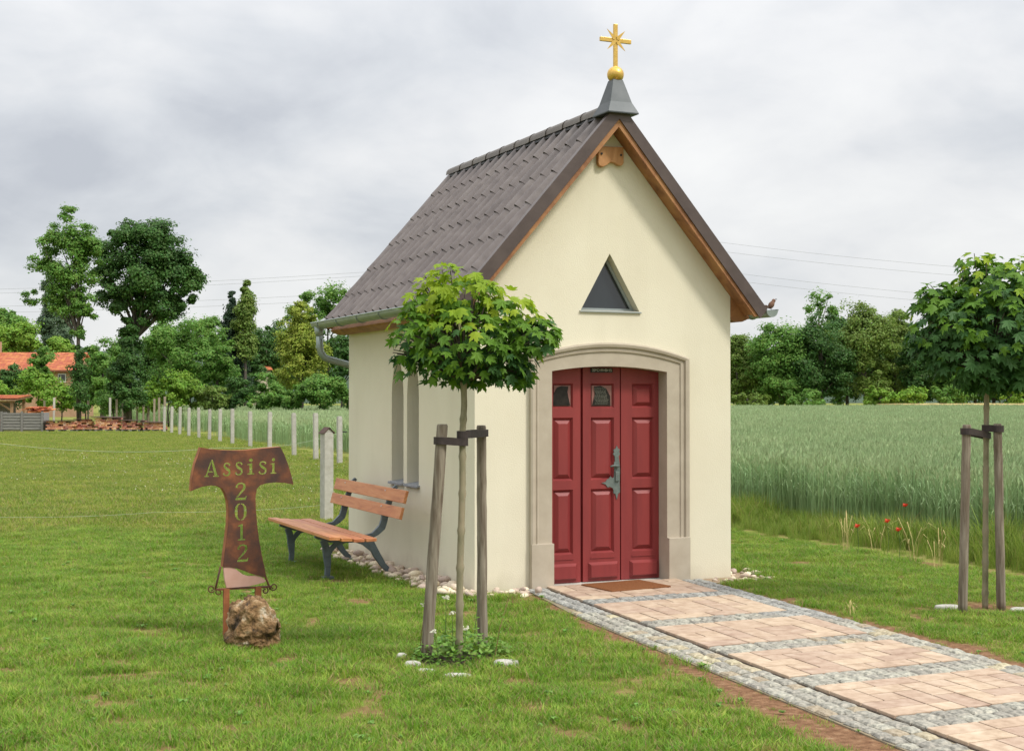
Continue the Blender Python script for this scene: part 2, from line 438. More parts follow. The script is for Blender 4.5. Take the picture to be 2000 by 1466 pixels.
zt = lambda x, off=.13: ZR - off - SL * abs(x - CX)
body = MB().prism([(0, -.05), (W_, -.05), (W_, zt(W_)), (CX, zt(CX)), (0, zt(0))], 'xz', 0, D_)
wall = body.part('wall', M_plaster, chapel)
DX0, DX1 = .709, 1.854
def arc(x0, x1, zs, zm, n=14):
    return [(x0 + (x1 - x0) * i / n, zs + (zm - zs) * math.sin(PI * (.5 - abs(i / n - .5)) ) ** 1.0 if False else zs + (zm - zs) * (1 - (2 * i / n - 1) ** 2)) for i in range(n + 1)]
door_poly = [(DX0, -.2)] + arc(DX0, DX1, 1.872, 1.918) + [(DX1, -.2)]
cut1 = MB().prism(door_poly, 'xz', -.3, .17).part('c', M_plaster)
tri = [(.997, 2.402), (1.582, 2.402), (1.284, 2.907)]
cut2 = MB().prism(tri, 'xz', -.3, .13).part('c', M_plaster)
def lancet(y0, y1, z0, zs, z1, n=7):
    pts = [(y0, z0), (y1, z0)]
    ym = (y0 + y1) / 2
    for i in range(n + 1):
        t = i / n; pts.append((y1 + (ym - y1) * (1 - math.cos(t * PI / 2)) ** .8 if i else y1, zs + (z1 - zs) * math.sin(t * PI / 2) ** 1.0))
    pts[-1] = (ym, z1)
    for i in range(n, -1, -1):
        t = i / n
        if i == n: continue
        pts.append((y0 + (ym - y0) * (1 - math.cos(t * PI / 2)) ** .8 if i else y0, zs + (z1 - zs) * math.sin(t * PI / 2)))
    return pts
WINS = [(1.361, 1.686), (1.788, 2.132)]
cuts = [cut1, cut2]
for a, b in WINS:
    cuts.append(MB().prism(lancet(a, b, .825, 1.66, 2.04), 'yz', -.3, .16).part('c', M_plaster))
bool_cut(wall, cuts)

# lancet windows: glass deep in the reveal, stone sills
for a, b in WINS:
    wd = MB().prism(lancet(a + .002, b - .002, .83, 1.66, 2.035), 'yz', .150, .156).part('lancet_window', M_frame, chapel)
    MB().prism(lancet(a + .03, b - .03, .86, 1.66, 1.97), 'yz', .144, .149).part('pane', M_glass, wd)
    MB().prism([(-.035, .800), (.145, .825), (.145, .845), (-.035, .822)], 'xz', a - .03, b + .02).part('window_sill', M_sill, wd, bevel=.003)

# triangular window
fr = MB(); t0, t1, t2 = [np.array(p) for p in tri]
cen = (t0 + t1 + t2) / 3
def inset(k): return [tuple(cen + (p - cen) * k) for p in (t0, t1, t2)]
A_, B_ = inset(.985), inset(.84)
V = [(p[0], .085, p[1]) for p in A_] + [(p[0], .085, p[1]) for p in B_] + [(p[0], .12, p[1]) for p in A_] + [(p[0], .12, p[1]) for p in B_]
F = []
for i in range(3):
    j = (i + 1) % 3
    F += [(i, j, j + 3, i + 3), (i + 3, j + 3, j + 9, i + 9), (i, i + 6, j + 6, j), (i + 6, i + 9, j + 9, j + 6)]
fr.add(V, F); tw = fr.part('triangular_window', M_frame, chapel)
MB().prism(inset(.86), 'xz', .100, .106).part('pane', M_glass, tw)
MB().prism([(-.018, 2.385), (-.018, 2.397), (.084, 2.412), (.084, 2.400)], 'yz', .985, 1.594).part('window_sill', M_frame, tw, bevel=.002)

# sandstone door surround, one moulding swept round the opening
e3 = .003
inner = [(DX0 + e3, .39), (DX0 + e3, 1.2), (DX0 + e3, 1.80)] + arc(DX0 + e3, DX1 - e3, 1.869, 1.915) + [(DX1 - e3, 1.80), (DX1 - e3, 1.2), (DX1 - e3, .39)]
OX0, OX1 = .501, 2.070
outer = [(OX0, .39), (OX0, 1.2), (OX0, 1.85)] + arc(OX0, OX1, 1.992, 2.122) + [(OX1, 1.85), (OX1, 1.2), (OX1, .39)]
prof = [(0, .161), (0, -.018), (.06, -.018), (.60, -.018), (.62, -.030), (.70, -.034), (.72, -.026), (.80, -.026), (.82, -.046), (.93, -.052), (1.0, -.044), (1.0, .01)]
V = []; F = []; np_ = len(prof)
for (a, b) in zip(inner, outer):
    for s_, y_ in prof: V.append((a[0] + (b[0] - a[0]) * s_, y_, a[1] + (b[1] - a[1]) * s_))
for i in range(len(inner) - 1):
    for k in range(np_ - 1): F.append((i * np_ + k, i * np_ + k + 1, (i + 1) * np_ + k + 1, (i + 1) * np_ + k))
sm = MB(); sm.add(V, F)
sur = sm.part('door_surround', M_stone, chapel, fixn=True)
for x0, x1 in ((OX0 + .001, DX0 + .005), (DX1 - .005, OX1 - .001)):
    MB().bx(x0, x1, -.058, .1605, -.03, .392).part('base_block', M_stone, sur, bevel=.004)
MB().bx(DX0 + .006, DX1 - .006, -.035, .165, -.04, .018).part('threshold', M_greyst, chapel, bevel=.004)

# door: three leaves with raised panels
DY = .150
door = thing_door = MB().prism([(DX0 + .004, .02)] + arc(DX0 + .004, DX1 - .004, 1.867, 1.913) + [(DX1 - .004, .02)], 'xz', DY + .012, DY + .017).part('door', M_red, chapel)
leaves = [(.714, 1.058, .79, .985, 'L'), (1.083, 1.452, 1.16, 1.392, 'M'), (1.463, 1.849, 1.575, 1.800, 'R')]
def panel_ring(mb, x0, x1, z0, z1, y, dep, bev):
    """a sunk field with a moulded rim: outer rim at y, inner at y+dep"""
    o_ = [(x0, z0), (x1, z0), (x1, z1), (x0, z1)]
    i_ = [(x0 + bev, z0 + bev), (x1 - bev, z0 + bev), (x1 - bev, z1 - bev), (x0 + bev, z1 - bev)]
    V = [(p[0], y, p[1]) for p in o_] + [(p[0], y + dep, p[1]) for p in i_]
    mb.add(V, [(k, (k + 1) % 4, (k + 1) % 4 + 4, k + 4) for k in range(4)])
def raised(mb, x0, x1, z0, z1, y0, y1, bev):
    o_ = [(x0, z0), (x1, z0), (x1, z1), (x0, z1)]
    i_ = [(x0 + bev, z0 + bev), (x1 - bev, z0 + bev), (x1 - bev, z1 - bev), (x0 + bev, z1 - bev)]
    V = [(p[0], y0, p[1]) for p in o_] + [(p[0], y1, p[1]) for p in i_]
    mb.add(V, [(k, (k + 1) % 4, (k + 1) % 4 + 4, k + 4) for k in range(4)] + [(4, 5, 6, 7)])
ROWS = [(.27, .835), (.915, 1.465), (1.55, 1.765)]
def ztop(x): return 1.867 + .046 * (1 - (2 * (x - DX0) / (DX1 - DX0) - 1) ** 2) - .001
for (x0, x1, p0, p1, key) in leaves:
    mb = MB()
    ys = DY - .022
    xs = [x0, p0, p1, x1]
    zs = [.022] + [z for r in ROWS for z in r]
    # front face of the leaf built round the three fields
    cells = []
    for i in range(3):
        for j in range(len(zs) - 1):
            if i == 1 and j in (1, 3, 5): continue
            cells.append((xs[i], xs[i + 1], zs[j], zs[j + 1]))
    for (a, b, c, d) in cells: mb.add([(a, ys, c), (b, ys, c), (b, ys, d), (a, ys, d)], [(0, 1, 2, 3)])
    for i in range(3):
        a, b = xs[i], xs[i + 1]
        mb.add([(a, ys, zs[-1]), (b, ys, zs[-1]), (b, ys, ztop(b)), ((a + b) / 2, ys, ztop((a + b) / 2)), (a, ys, ztop(a))], [(0, 1, 2, 3, 4)])
    yb = DY + .011
    mb.add([(x0, ys, .022), (x0, yb, .022), (x0, yb, ztop(x0)), (x0, ys, ztop(x0))], [(0, 1, 2, 3)])
    mb.add([(x1, ys, .022), (x1, yb, .022), (x1, yb, ztop(x1)), (x1, ys, ztop(x1))], [(0, 1, 2, 3)])
    mb.add([(x0, ys, .022), (x1, ys, .022), (x1, yb, .022), (x0, yb, .022)], [(0, 1, 2, 3)])
    for r in ROWS:
        panel_ring(mb, p0, p1, r[0], r[1], ys, .024, .016)
        i0, i1, k0, k1 = p0 + .016, p1 - .016, r[0] + .016, r[1] - .016
        mb.add([(i0, ys + .024, k0), (i1, ys + .024, k0), (i1, ys + .024, k1), (i0, ys + .024, k1)], [(0, 1, 2, 3)])
    lf = mb.part('door_leaf', M_red, chapel, fixn=False)
    for q, r in enumerate(ROWS):
        if q == 2 and key != 'R': continue
        m2 = MB(); raised(m2, p0 + .018, p1 - .018, r[0] + .018, r[1] - .018, ys + .023, ys - .002, .035 if q < 2 else .032)
        m2.part('door_panel', M_red, lf)
    m2 = MB(); raised(m2, p0 - .03, p1 + .035, .040, .190, ys, ys - .030, .022); m2.part('plinth_panel', M_red, lf)
    m2 = MB(); m2.bx(p0 - .005, p1 + .005, ys - .006, ys, .224, .234); m2.part('rail_moulding', M_red, lf)
    if key != 'R':
        M_wp = MAT.get('wp') or mat('reddish_grey_board', [(.20, .085, .07), (.27, .13, .11)], scale=10, rough=.5); MAT['wp'] = M_wp
        wn = MB().bx(p0 + .017, p1 - .017, ys + .014, ys + .019, 1.567, 1.748).part('door_window', M_wp, lf)
        if key == 'L': pl = [(.792, 1.572), (.797, 1.665), (.835, 1.728), (.880, 1.742), (.945, 1.737), (.936, 1.690), (.946, 1.640), (.962, 1.572)]
        else: pl = [(1.180, 1.572), (1.207, 1.665), (1.200, 1.738), (1.262, 1.745), (1.318, 1.722), (1.358, 1.655), (1.362, 1.572)]
        MB().prism(pl, 'xz', ys + .008, ys + .013).part('pane', M_glass2, wn)
        if key == 'M':
            ln = MB()
            for k in range(13):
                z_ = 1.585 + k * .0115
                x_ = 1.205 + .01 * math.sin(k)
                while x_ < 1.335 - .002 * k:
                    wl = rnd.uniform(.006, .022); ln.bx(x_, min(x_ + wl, 1.34), ys + .0062, ys + .0075, z_, z_ + .0035); x_ += wl + .005
            ln.part('lettering', mat('faded_lettering', [(.13, .14, .11), (.20, .20, .15)], rough=.8), wn)

# lettering above the middle leaf
tb = MB().bx(1.158, 1.375, DY - .031, DY - .023, 1.862, 1.902).part('inscription_board', M_black, chapel)
cu = bpy.data.curves.new('inscription', 'FONT'); cu.body = '20*C+M+B+15'; cu.size = .034; cu.extrude = .0008; cu.align_x = 'CENTER'; cu.align_y = 'CENTER'; cu.space_character = 1.0
to = bpy.data.objects.new('tmp', cu); COL.objects.link(to)
dg = bpy.context.evaluated_depsgraph_get(); tm = bpy.data.meshes.new_from_object(to.evaluated_get(dg)); bpy.data.objects.remove(to, do_unlink=True)
tm.materials.clear(); tm.materials.append(M_chalk)
ti = link('inscription', tm, tb, loc=(1.268, DY - .0325, 1.882), rot=(R(90), 0, 0)); ti.scale = (.92, 1, 1)

# forged lock plate and handle
pl = [(1.417, 1.215), (1.402, 1.185), (1.383, 1.178), (1.390, 1.155), (1.379, 1.140), (1.396, 1.118), (1.398, 1.075), (1.388, 1.060), (1.392, 1.0), (1.388, .935), (1.372, .925), (1.355, .943), (1.338, .925), (1.318, .915), (1.305, .895), (1.265, .887), (1.305, .872), (1.325, .846), (1.350, .850), (1.375, .838),
      (1.385, .815), (1.382, .795), (1.402, .785), (1.417, .735), (1.430, .785), (1.449, .800), (1.446, .870), (1.449, 1.0), (1.444, 1.062), (1.436, 1.118), (1.449, 1.140), (1.441, 1.162), (1.449, 1.180), (1.430, 1.188)]
lk = MB().prism(pl, 'xz', DY - .030, DY - .0235).part('lock_plate', M_iron, chapel)
MB().tube([(1.415, DY - .03, 1.035), (1.415, DY - .075, 1.035), (1.40, DY - .085, 1.036), (1.36, DY - .085, 1.040), (1.325, DY - .082, 1.033)], [.010, .009, .009, .008, .010], 8).part('handle', M_iron, lk, smooth=True)
MB().tube([(1.415, DY - .029, 1.035), (1.415, DY - .045, 1.035)], .020, 12).part('rosette', M_iron, lk)
MB().bx(1.398, 1.436, DY - .044, DY - .030, .898, .985).part('keyhole_cover', M_iron, lk, bevel=.004)

# roof: rafters/boards, tiles, verge flashings
ang = math.atan(SL)
def roof_pt(s, side, off=0.0):
    """s = distance down the slope from the ridge on the outer surface; off = outward"""
    dx = math.cos(ang) * s + math.sin(ang) * off; dz = -math.sin(ang) * s + math.cos(ang) * off
    return CX + side * dx, ZR + dz
SLEN = (2.795 - CX) / math.cos(ang)
rf = MB()
for side in (-1, 1):
    a = roof_pt(0, side, -.085); b = roof_pt(SLEN - .20, side, -.085); c = roof_pt(SLEN - .20, side, -.060); d = roof_pt(0, side, -.060)
    a = (CX, a[1] - (SL * abs(a[0] - CX)) * 0 + 0) if False else (CX, ZR - .085 / math.cos(ang)); d = (CX, ZR - .060 / math.cos(ang))
    rf.prism([a, b, c, d], 'xz', ROOF_Y0 + .03, ROOF_Y1 - .03)
roof = rf.part('roof', M_wood, chapel)

# one tile, two rolls, shared by every tile part
TW, TL, TE = .2255, .43, (SLEN - .035) / 6
def tile_mesh():
    n = 16; top = []
    for i in range(n + 1):
        t = i / n; x = (t - .5) * (TW + .012)
        ph = (t * 1.0) % 1.0
        h = 0.0
        if ph < .36: h = .054 * math.sin(ph / .36 * PI) ** .6
        elif .60 < ph < .86: h = .026 * math.sin((ph - .60) / .26 * PI) ** .7
        top.append((x, h))
    V = []; F = []
    for y, dz in ((0, 0), (-TL, 0)):
        for x, h in top: V.append((x, y, h * (1.25 if y == -TL else 1) + dz + (.002 if y == -TL else 0)))
    for x, h in top: V.append((x, -TL, h * 1.25 - .007))
    for x, h in top: V.append((x, -TL, h * 1.25 + .002))     # lip has its own vertices so the roll shades cleanly
    m = n + 1
    for i in range(n):
        F.append((i, i + 1, m + i + 1, m + i)); F.append((3 * m + i, 3 * m + i + 1, 2 * m + i + 1, 2 * m + i))
    me = mesh_np('roof_tile', V, F, [M_tile])
    me.polygons.foreach_set('use_smooth', np.array([k % 2 == 0 for k in range(len(F))]))
    return me
tm_ = tile_mesh()
ny = 17
y_start, y_end = ROOF_Y0 + .055, ROOF_Y1 - .055
TWs = (y_end - y_start) / ny
for side in (-1, 1):
    for r_ in range(6):
        for c_ in range(ny):
            s_top = .0 + TE * r_ - .01 + (.01 if r_ == 0 else 0)
            x, z = roof_pt(s_top, side, -.052 + .004)
            yy = y_start + TWs * (c_ + .5)
            o = link('roof_tile', tm_, roof)
            # local -y runs down the slope, local z outward, local x along the ridge
            dwn = Vector((side * math.cos(ang), 0, -math.sin(ang))); nrm = Vector((side * math.sin(ang), 0, math.cos(ang)))
            dwn = (dwn * TL + nrm * .003).normalized()
            yl = -dwn; zl = (nrm - yl * nrm.dot(yl)).normalized(); xl = yl.cross(zl)
            Mx = Matrix((xl, yl, zl)).transposed().to_4x4()
            Mx = Mx @ Matrix.Rotation(rnd.uniform(-.004, .004), 4, 'Z')
            Mx.translation = Vector((x, yy, z)) + nrm * rnd.uniform(-.001, .002)
            if r_ == 5:
                Mx = Mx @ Matrix.Diagonal((TWs / TW, (TE + .0) / TL, 1, 1))
            else:
                Mx = Mx @ Matrix.Diagonal((TWs / TW, 1, 1, 1))
            o.matrix_local = Mx
# ridge tiles
def ridge_mesh():
    V = []; F = []; n = 8
    for j, (y, k) in enumerate(((0, 1.04), (.03, 1.04), (.06, .99), (.41, .94))):
        for i in range(n + 1):
            a = PI * (i / n) ; r_ = .088 * k
            V.append((math.cos(a) * r_ * 1.0, y, math.sin(a) ** .8 * r_ * 1.05 - .098))
    for j in range(3):
        for i in range(n): F.append((j * (n + 1) + i, j * (n + 1) + i + 1, (j + 1) * (n + 1) + i + 1, (j + 1) * (n + 1) + i))
    return mesh_np('ridge_tile', V, F, [M_ridge], smooth=True)
rm = ridge_mesh()
nr = 10
for k in range(nr):
    o = link('ridge_tile', rm, roof, loc=(CX, .02 + k * (ROOF_Y1 - .06) / nr, ZR + .022))
    o.rotation_euler = (R(.8), 0, 0)
sub = MB().prism([(CX - .085, ZR - .105), (CX + .085, ZR - .105), (CX + .05, ZR - .01), (CX - .05, ZR - .01)], 'xz', -.1, ROOF_Y1 - .06).part('ridge_strip', M_black, roof)

# verge flashing (folded brown metal) and timber verge boards, front and back
for y0, y1, fr_ in ((ROOF_Y0, ROOF_Y0 + .012, 1), (ROOF_Y1 - .012, ROOF_Y1, 0)):
    for side in (-1, 1):
        mb = MB()
        top0 = ZR + .004; ex = CX + side * (2.80 - CX); ze = ZR - SL * (2.80 - CX)
        h = .150
        mb.prism([(CX, top0), (ex, ze), (ex - side * .075, ze - .085), (CX, top0 - h)], 'xz', y0, y1)
        # upper folded leg over the tiles
        a0, a1 = (y0, y0 + .07) if fr_ else (y1 - .07, y1)
        p, q = roof_pt(0, side, .0), roof_pt(SLEN + .0, side, .0)
        p = (CX, top0 + .0); q = (ex, ze)
        mb.prism([p, q, (q[0] + side * .0, q[1] - .004 / math.cos(ang) - .004), (CX, p[1] - .012)], 'xz', a0 + (.0125 if fr_ else -.0), a1 - (0 if fr_ else .0125))
        mb.part('verge_flashing', M_brown, roof)
        wb = MB()
        b0, b1 = (y0 + .014, y0 + .045) if fr_ else (y1 - .045, y1 - .014)
        o1, o2 = .120, .215
        wb.prism([(CX, ZR - o1), (CX + side * 1.47, ZR - o1 - SL * 1.47), (CX + side * 1.40, ZR - o2 - SL * 1.40), (CX, ZR - o2)], 'xz', b0, b1)
        wb.part('verge_board', M_wood, roof)
        # rafter against the wall under the overhang
        rb = MB()
        c0_, c1_ = (y0 + .05, -.004) if fr_ else (D_ + .004, y1 - .05)
        rb.prism([(CX, ZR - .150), (CX + side * 1.43, ZR - .150 - SL * 1.43), (CX + side * 1.40, ZR - .195 - SL * 1.40), (CX, ZR - .195)], 'xz', c0_, c1_)
        rb.part('soffit_board', M_wood, roof)
# eave boards and boxes
for side in (-1, 1):
    xw = 0 if side < 0 else W_
    f = lambda dx: xw + side * dx
    zb = ZR - SL * abs(xw - CX)
    MB().prism([(f(.002), zb - .40), (f(.06), zb - .425), (f(.13), zb - .42), (f(.19), zb - .395), (f(.205), zb - .378), (f(.002), zb - .145)], 'xz', -.002 if side > 0 else .0, D_ - .002).part('eave_board', M_wood, roof)
# gutters with brackets, downpipe
for side in (-1, 1):
    gxc = CX + side * 1.575; gz = 2.435; r_ = .062
    mb = MB(); n = 12
    V = []; F = []
    ya, yb_ = (ROOF_Y0 - .0, ROOF_Y1 + .02)
    ring = []
    for i in range(n + 1):
        a = PI + PI * i / n; ring.append((gxc + r_ * math.cos(a), gz + r_ * math.sin(a)))
    ring2 = [(gxc + (r_ - .004) * math.cos(PI + PI * i / n), gz + (r_ - .004) * math.sin(PI + PI * i / n)) for i in range(n, -1, -1)]
    poly = ring + ring2; m_ = len(poly)
    V = [(p[0], ya, p[1]) for p in poly] + [(p[0], yb_, p[1]) for p in poly]
    F = [(i, (i + 1) % m_, (i + 1) % m_ + m_, i + m_) for i in range(m_)]
    mb.add(V, F)
    # end caps
    for y in (ya, yb_):
        mb.prism(ring, 'xz', y - .002, y + .002)
    mb.tube([(gxc + side * r_, ya, gz + .004), (gxc + side * r_, yb_, gz + .004)], .009, 8)
    gt = mb.part('gutter', M_gutter, roof)
    for k in range(6):
        y = .12 + k * .68
        bmr = MB(); rr = r_ + .004
        pts = [(gxc + rr * math.cos(PI + PI * i / 10), y, gz + rr * math.sin(PI + PI * i / 10)) for i in range(11)]
        bmr.tube(pts, .006, 6); bmr.part('gutter_bracket', M_gutter, gt)
gxc = CX - 1.575
MB().tube([(gxc, 3.655, 2.40), (gxc, 3.655, 2.34), (gxc, 3.655, 2.30)], [.052, .048, .040], 14).part('gutter_outlet', M_gutter, roof, smooth=True)
dp = MB().tube([(gxc + .004, 3.655, 2.33), (gxc + .006, 3.65, 2.18), (gxc + .018, 3.645, 2.12), (gxc + .055, 3.64, 2.07), (gxc + .11, 3.635, 2.045), (.05, 3.62, 1.985), (.10, 3.615, 1.94), (.13, 3.61, 1.87), (.13, 3.61, .0)], .038, 14).part('downpipe', M_gutter, chapel, smooth=True)
MB().tube([(gxc + .005, 3.652, 2.20), (gxc + .006, 3.651, 2.17)], .042, 14).part('pipe_collar', M_gutter, dp)

# carved wooden plaque in the gable
ck = MB().prism([(1.150, 3.835), (1.400, 3.845), (1.402, 3.705), (1.385, 3.682), (1.345, 3.682), (1.318, 3.700), (1.270, 3.705), (1.235, 3.676), (1.190, 3.655), (1.158, 3.668), (1.150, 3.69)], 'xz', -.045, -.002)
pq = ck.part('carved_plaque', M_softwood, chapel, bevel=.005)
for x in (1.180, 1.372):
    MB().tube([(x, -.045, 3.772), (x, -.053, 3.772)], .010, 8).part('bolt', M_black, pq)

# spire, ball, cross
SX, SY = 1.288, -.102
sp = MB(); hb = .150
V = [(SX + a * hb, SY + b * hb, 4.098) for a, b in ((-1, -1), (1, -1), (1, 1), (-1, 1))]
V += [(SX + a * hb, SY + b * hb, 4.110) for a, b in ((-1, -1), (1, -1), (1, 1), (-1, 1))]
V += [(SX + a * .106, SY + b * .106, 4.205) for a, b in ((-1, -1), (1, -1), (1, 1), (-1, 1))]
V += [(SX + a * .048, SY + b * .048, 4.412) for a, b in ((-1, -1), (1, -1), (1, 1), (-1, 1))]
F = [(3, 2, 1, 0)]
for j in range(3):
    F += [(j * 4 + i, j * 4 + (i + 1) % 4, (j + 1) * 4 + (i + 1) % 4, (j + 1) * 4 + i) for i in range(4)]
F.append((12, 13, 14, 15)); sp.add(V, F)
spire = sp.part('spire', M_zinc, chapel, bevel=.003)
MB().lathe([(.001, -.074)] + [(.074 * math.sin(PI * i / 16), -.074 * math.cos(PI * i / 16)) for i in range(1, 16)] + [(.001, .074)], (SX, SY, 4.462), 32).part('ball', M_gold, spire, smooth=True)
cm = MB(); cz = 4.762
cm.bx(SX - .018, SX + .018, SY - .012, SY + .012, 4.528, 4.905)
cm.bx(SX - .152, SX - .0182, SY - .0118, SY + .0118, cz - .018, cz + .018).bx(SX + .0182, SX + .152, SY - .0118, SY + .0118, cz - .018, cz + .018)
crs = cm.part('cross', M_gold, spire, bevel=.002)
for k in range(4):
    a = PI / 4 + k * PI / 2; ca, sa = math.cos(a), math.sin(a)
    ry = MB().prism([(SX + .012 * ca - .020 * sa, cz + .012 * sa + .020 * ca), (SX + .128 * ca, cz + .128 * sa), (SX + .012 * ca + .020 * sa, cz + .012 * sa - .020 * ca)], 'xz', SY - .0165, SY - .0125)
    ry.part('star_ray', M_gold, crs)
# small sparrow-like knob on the right gutter end
bd = MB()
bx_, by_, bz_ = CX + 1.60, -.15, 2.49
bird = thing('bird', 'small brown bird perched on the right gutter end', 'bird', (bx_, by_, bz_))
V = []; 
prof = [(.0, -.045), (.016, -.036), (.026, -.015), (.027, .005), (.020, .026), (.016, .034), (.0185, .045), (.015, .056), (.001, .064)]
b2 = MB(); b2.lathe(prof, (0, 0, 0), 12)
Rm = Matrix.Rotation(R(35), 3, 'Y')
b2.v = [tuple(Rm @ Vector(p)) for p in b2.v]
b2.part('body', mat('brown_feathers', [(.10, .05, .03), (.2, .11, .07)], scale=60, rough=.9), bird, smooth=True)
MB().prism([(-.115, -.012), (-.03, -.035), (-.02, -.02), (-.06, -.004)], 'xz', -.008, .008).part('tail', mat('dark_feathers', [(.05, .03, .02), (.1, .06, .04)], rough=.9), bird)
MB().prism([(.048, .046), (.066, .052), (.046, .056)], 'xz', -.003, .003).part('beak', M_black, bird)
MB().tube([(0, .006, -.03), (0, .008, -.055)], .0015, 5).tube([(0, -.006, -.03), (0, -.008, -.055)], .0015, 5).part('leg', M_black, bird)

# doormat
dm = thing('doormat', 'brown coir doormat lying in front of the red chapel door', 'doormat', (1.268, -.315, .024), R(6))
MB().bx(-.305, .305, -.235, .235, 0, .018).part('pile', M_coir, dm, bevel=.006)

# ------------------------------------------------------------------ path
path = link('path', MB().prism([(path_left(-.03) - .175, -.03), (path_left(-1.6) - LB, -1.6), (path_left(-8) - LB, -8), (path_right(-8) + RB, -8), (path_right(-.03) + RB, -.03)], 'xy', -.05, .008).mesh('path', M_mortar)); tag(path, kind='structure')
jb = MB().prism([(path_left(-.04), -.04), (path_left(-8) , -8), (path_right(-8) , -8), (path_right(-.04) , -.04)], 'xy', .009, .013).part('joint_bed', M_joint, path)
def piece(name, quad, z0, z1, m, ch, jit=0, parent=path, split=False):
    q = [np.array(p, float) for p in quad]; c = sum(q) / 4
    if jit: q = [p + np.array([rnd.uniform(-jit, jit), rnd.uniform(-jit, jit)]) for p in q]
    ins = [p + (c - p) / np.linalg.norm(c - p) * ch for p in q]
    V = [(*p, z0) for p in q] + [(*p, z1 - ch * .6) for p in q] + [(*p, z1 + rnd.uniform(-1, 1) * ch * .12) for p in ins]
    F = [(i, (i + 1) % 4, (i + 1) % 4 + 4, i + 4) for i in range(4)] + [(i + 4, (i + 1) % 4 + 4, (i + 1) % 4 + 8, i + 8) for i in range(4)]
    if jit:
        V.append((*c, z1 + .004 + rnd.uniform(0, .004))); F += [(i + 8, (i + 1) % 4 + 8, 12) for i in range(4)]
    else: F.append((8, 9, 10, 11))
    return V, F
def warp(x, y): return (x + .087 * y, y)
bands = [(-.87, -1.09), (-1.98, -2.22), (-3.05, -3.30), (-4.07, -4.33), (-5.11, -5.36), (-6.18, -6.43), (-7.25, -7.5)]
paver_n = 0
fields = [(-.045, -.865)] + [(bands[i][1] - .006, bands[i + 1][0] + .006) for i in range(len(bands) - 1)]
for (ya, yb) in fields:
    rows = 5 if abs(yb - ya) > .8 else 5; cols = 8
    ch = (ya - yb) / rows; cw = 1.285 / cols
    used = np.zeros((rows, cols), bool)
    for r_ in range(rows):
        for c_ in range(cols):
            if used[r_, c_]: continue
            opts = [(1, 1), (1, 2), (1, 2), (1, 2), (2, 2) if rnd.random() < .25 else (1, 1), (2, 1)]
            rnd.shuffle(opts); opts.append((1, 1))
            for (h_, w_) in opts:
                if r_ + h_ <= rows and c_ + w_ <= cols and not used[r_:r_ + h_, c_:c_ + w_].any():
                    if (h_, w_) == (1, 1) and rnd.random() < .6 and c_ + 2 <= cols and not used[r_, c_:c_ + 2].any(): w_ = 2
                    used[r_:r_ + h_, c_:c_ + w_] = True
                    g = .0055
                    x0 = .645 + c_ * cw + g; x1 = .645 + (c_ + w_) * cw - g; y0 = ya - r_ * ch - g; y1 = ya - (r_ + h_) * ch + g
                    quad = [warp(x0, y1), warp(x1, y1), warp(x1, y0), warp(x0, y0)]
                    Vq, Fq = piece('p', quad, .0132, .030 + rnd.uniform(-.001, .001), M_paver, .004)
                    if yb > -7: link('paver', mesh_np('paver', Vq, Fq, [M_paver]), path); paver_n += 1
                    break
cob = []
for (ya, yb) in bands:
    for r_ in range(2):
        y0 = ya - .005 - r_ * (ya - yb) / 2; y1 = y0 - (ya - yb) / 2 + .007
        x = .645
        while x < 1.92:
            wd = rnd.uniform(.085, .125); x1 = min(x + wd, 1.93)
            if x1 - x > .04: cob.append((np.array([(x + x1) / 2 + .087 * y0, y0]), [warp(x + .003, y1), warp(x1 - .004, y1), warp(x1 - .004, y0), warp(x + .003, y0)], .031))
            x = x1
for side, base, nrow, wtot in ((-1, .64, 3, LB - .022), (1, 1.935, 2, RB - .01)):
    for r_ in range(nrow):
        y = -.06 - rnd.random() * .05
        w0 = wtot / nrow
        while y > -7.2:
            ln = rnd.uniform(.08, .125)
            if side < 0 and r_ == 2 and y > -1.25:
                y -= ln + .014; continue
            a = base + side * (.022 + r_ * w0) ; b = base + side * (.022 + (r_ + 1) * w0 - .012)
            xa, xb = min(a, b), max(a, b)
            cob.append((np.array([(xa + xb) / 2 + .087 * y, y]), [warp(xa, y - ln), warp(xb, y - ln), warp(xb, y), warp(xa, y)], .022))
            y -= ln + .014
def pixsize(p): return -np.linalg.norm(np.array([p[0], p[1]]) - CAM[:2])
vis = [c for c in cob if c[0][1] > -7.2]
vis.sort(key=lambda c: (0 if -6.2 < c[0][1] else 1, -pixsize(c[0])))
stuffb = MB(); k_ = 0
for i, (c, quad, zt_) in enumerate(vis):
    Vq, Fq = piece('c', quad, .0085, zt_ + rnd.uniform(-.002, .003), M_cobble, .016, jit=.009)
    if i < 300 and c[1] > -6.2: link('cobblestone', mesh_np('cobblestone', Vq, Fq, [M_sandsett if rnd.random() < (.28 if abs(zt_ - .022) < .001 else .06) else M_cobble]), path)
    else: stuffb.add(Vq, Fq)
M_cob2 = mat('grey_granite_setts_far', [(.13, .13, .122), (.265, .265, .245), (.40, .385, .34)], scale=45, rough=.85, island=.35, bump=.7, bscale=40, bdist=.006, spec=.3)
so = stuffb.part('cobblestones', M_cob2, path, fixn=False); so['kind'] = 'stuff'

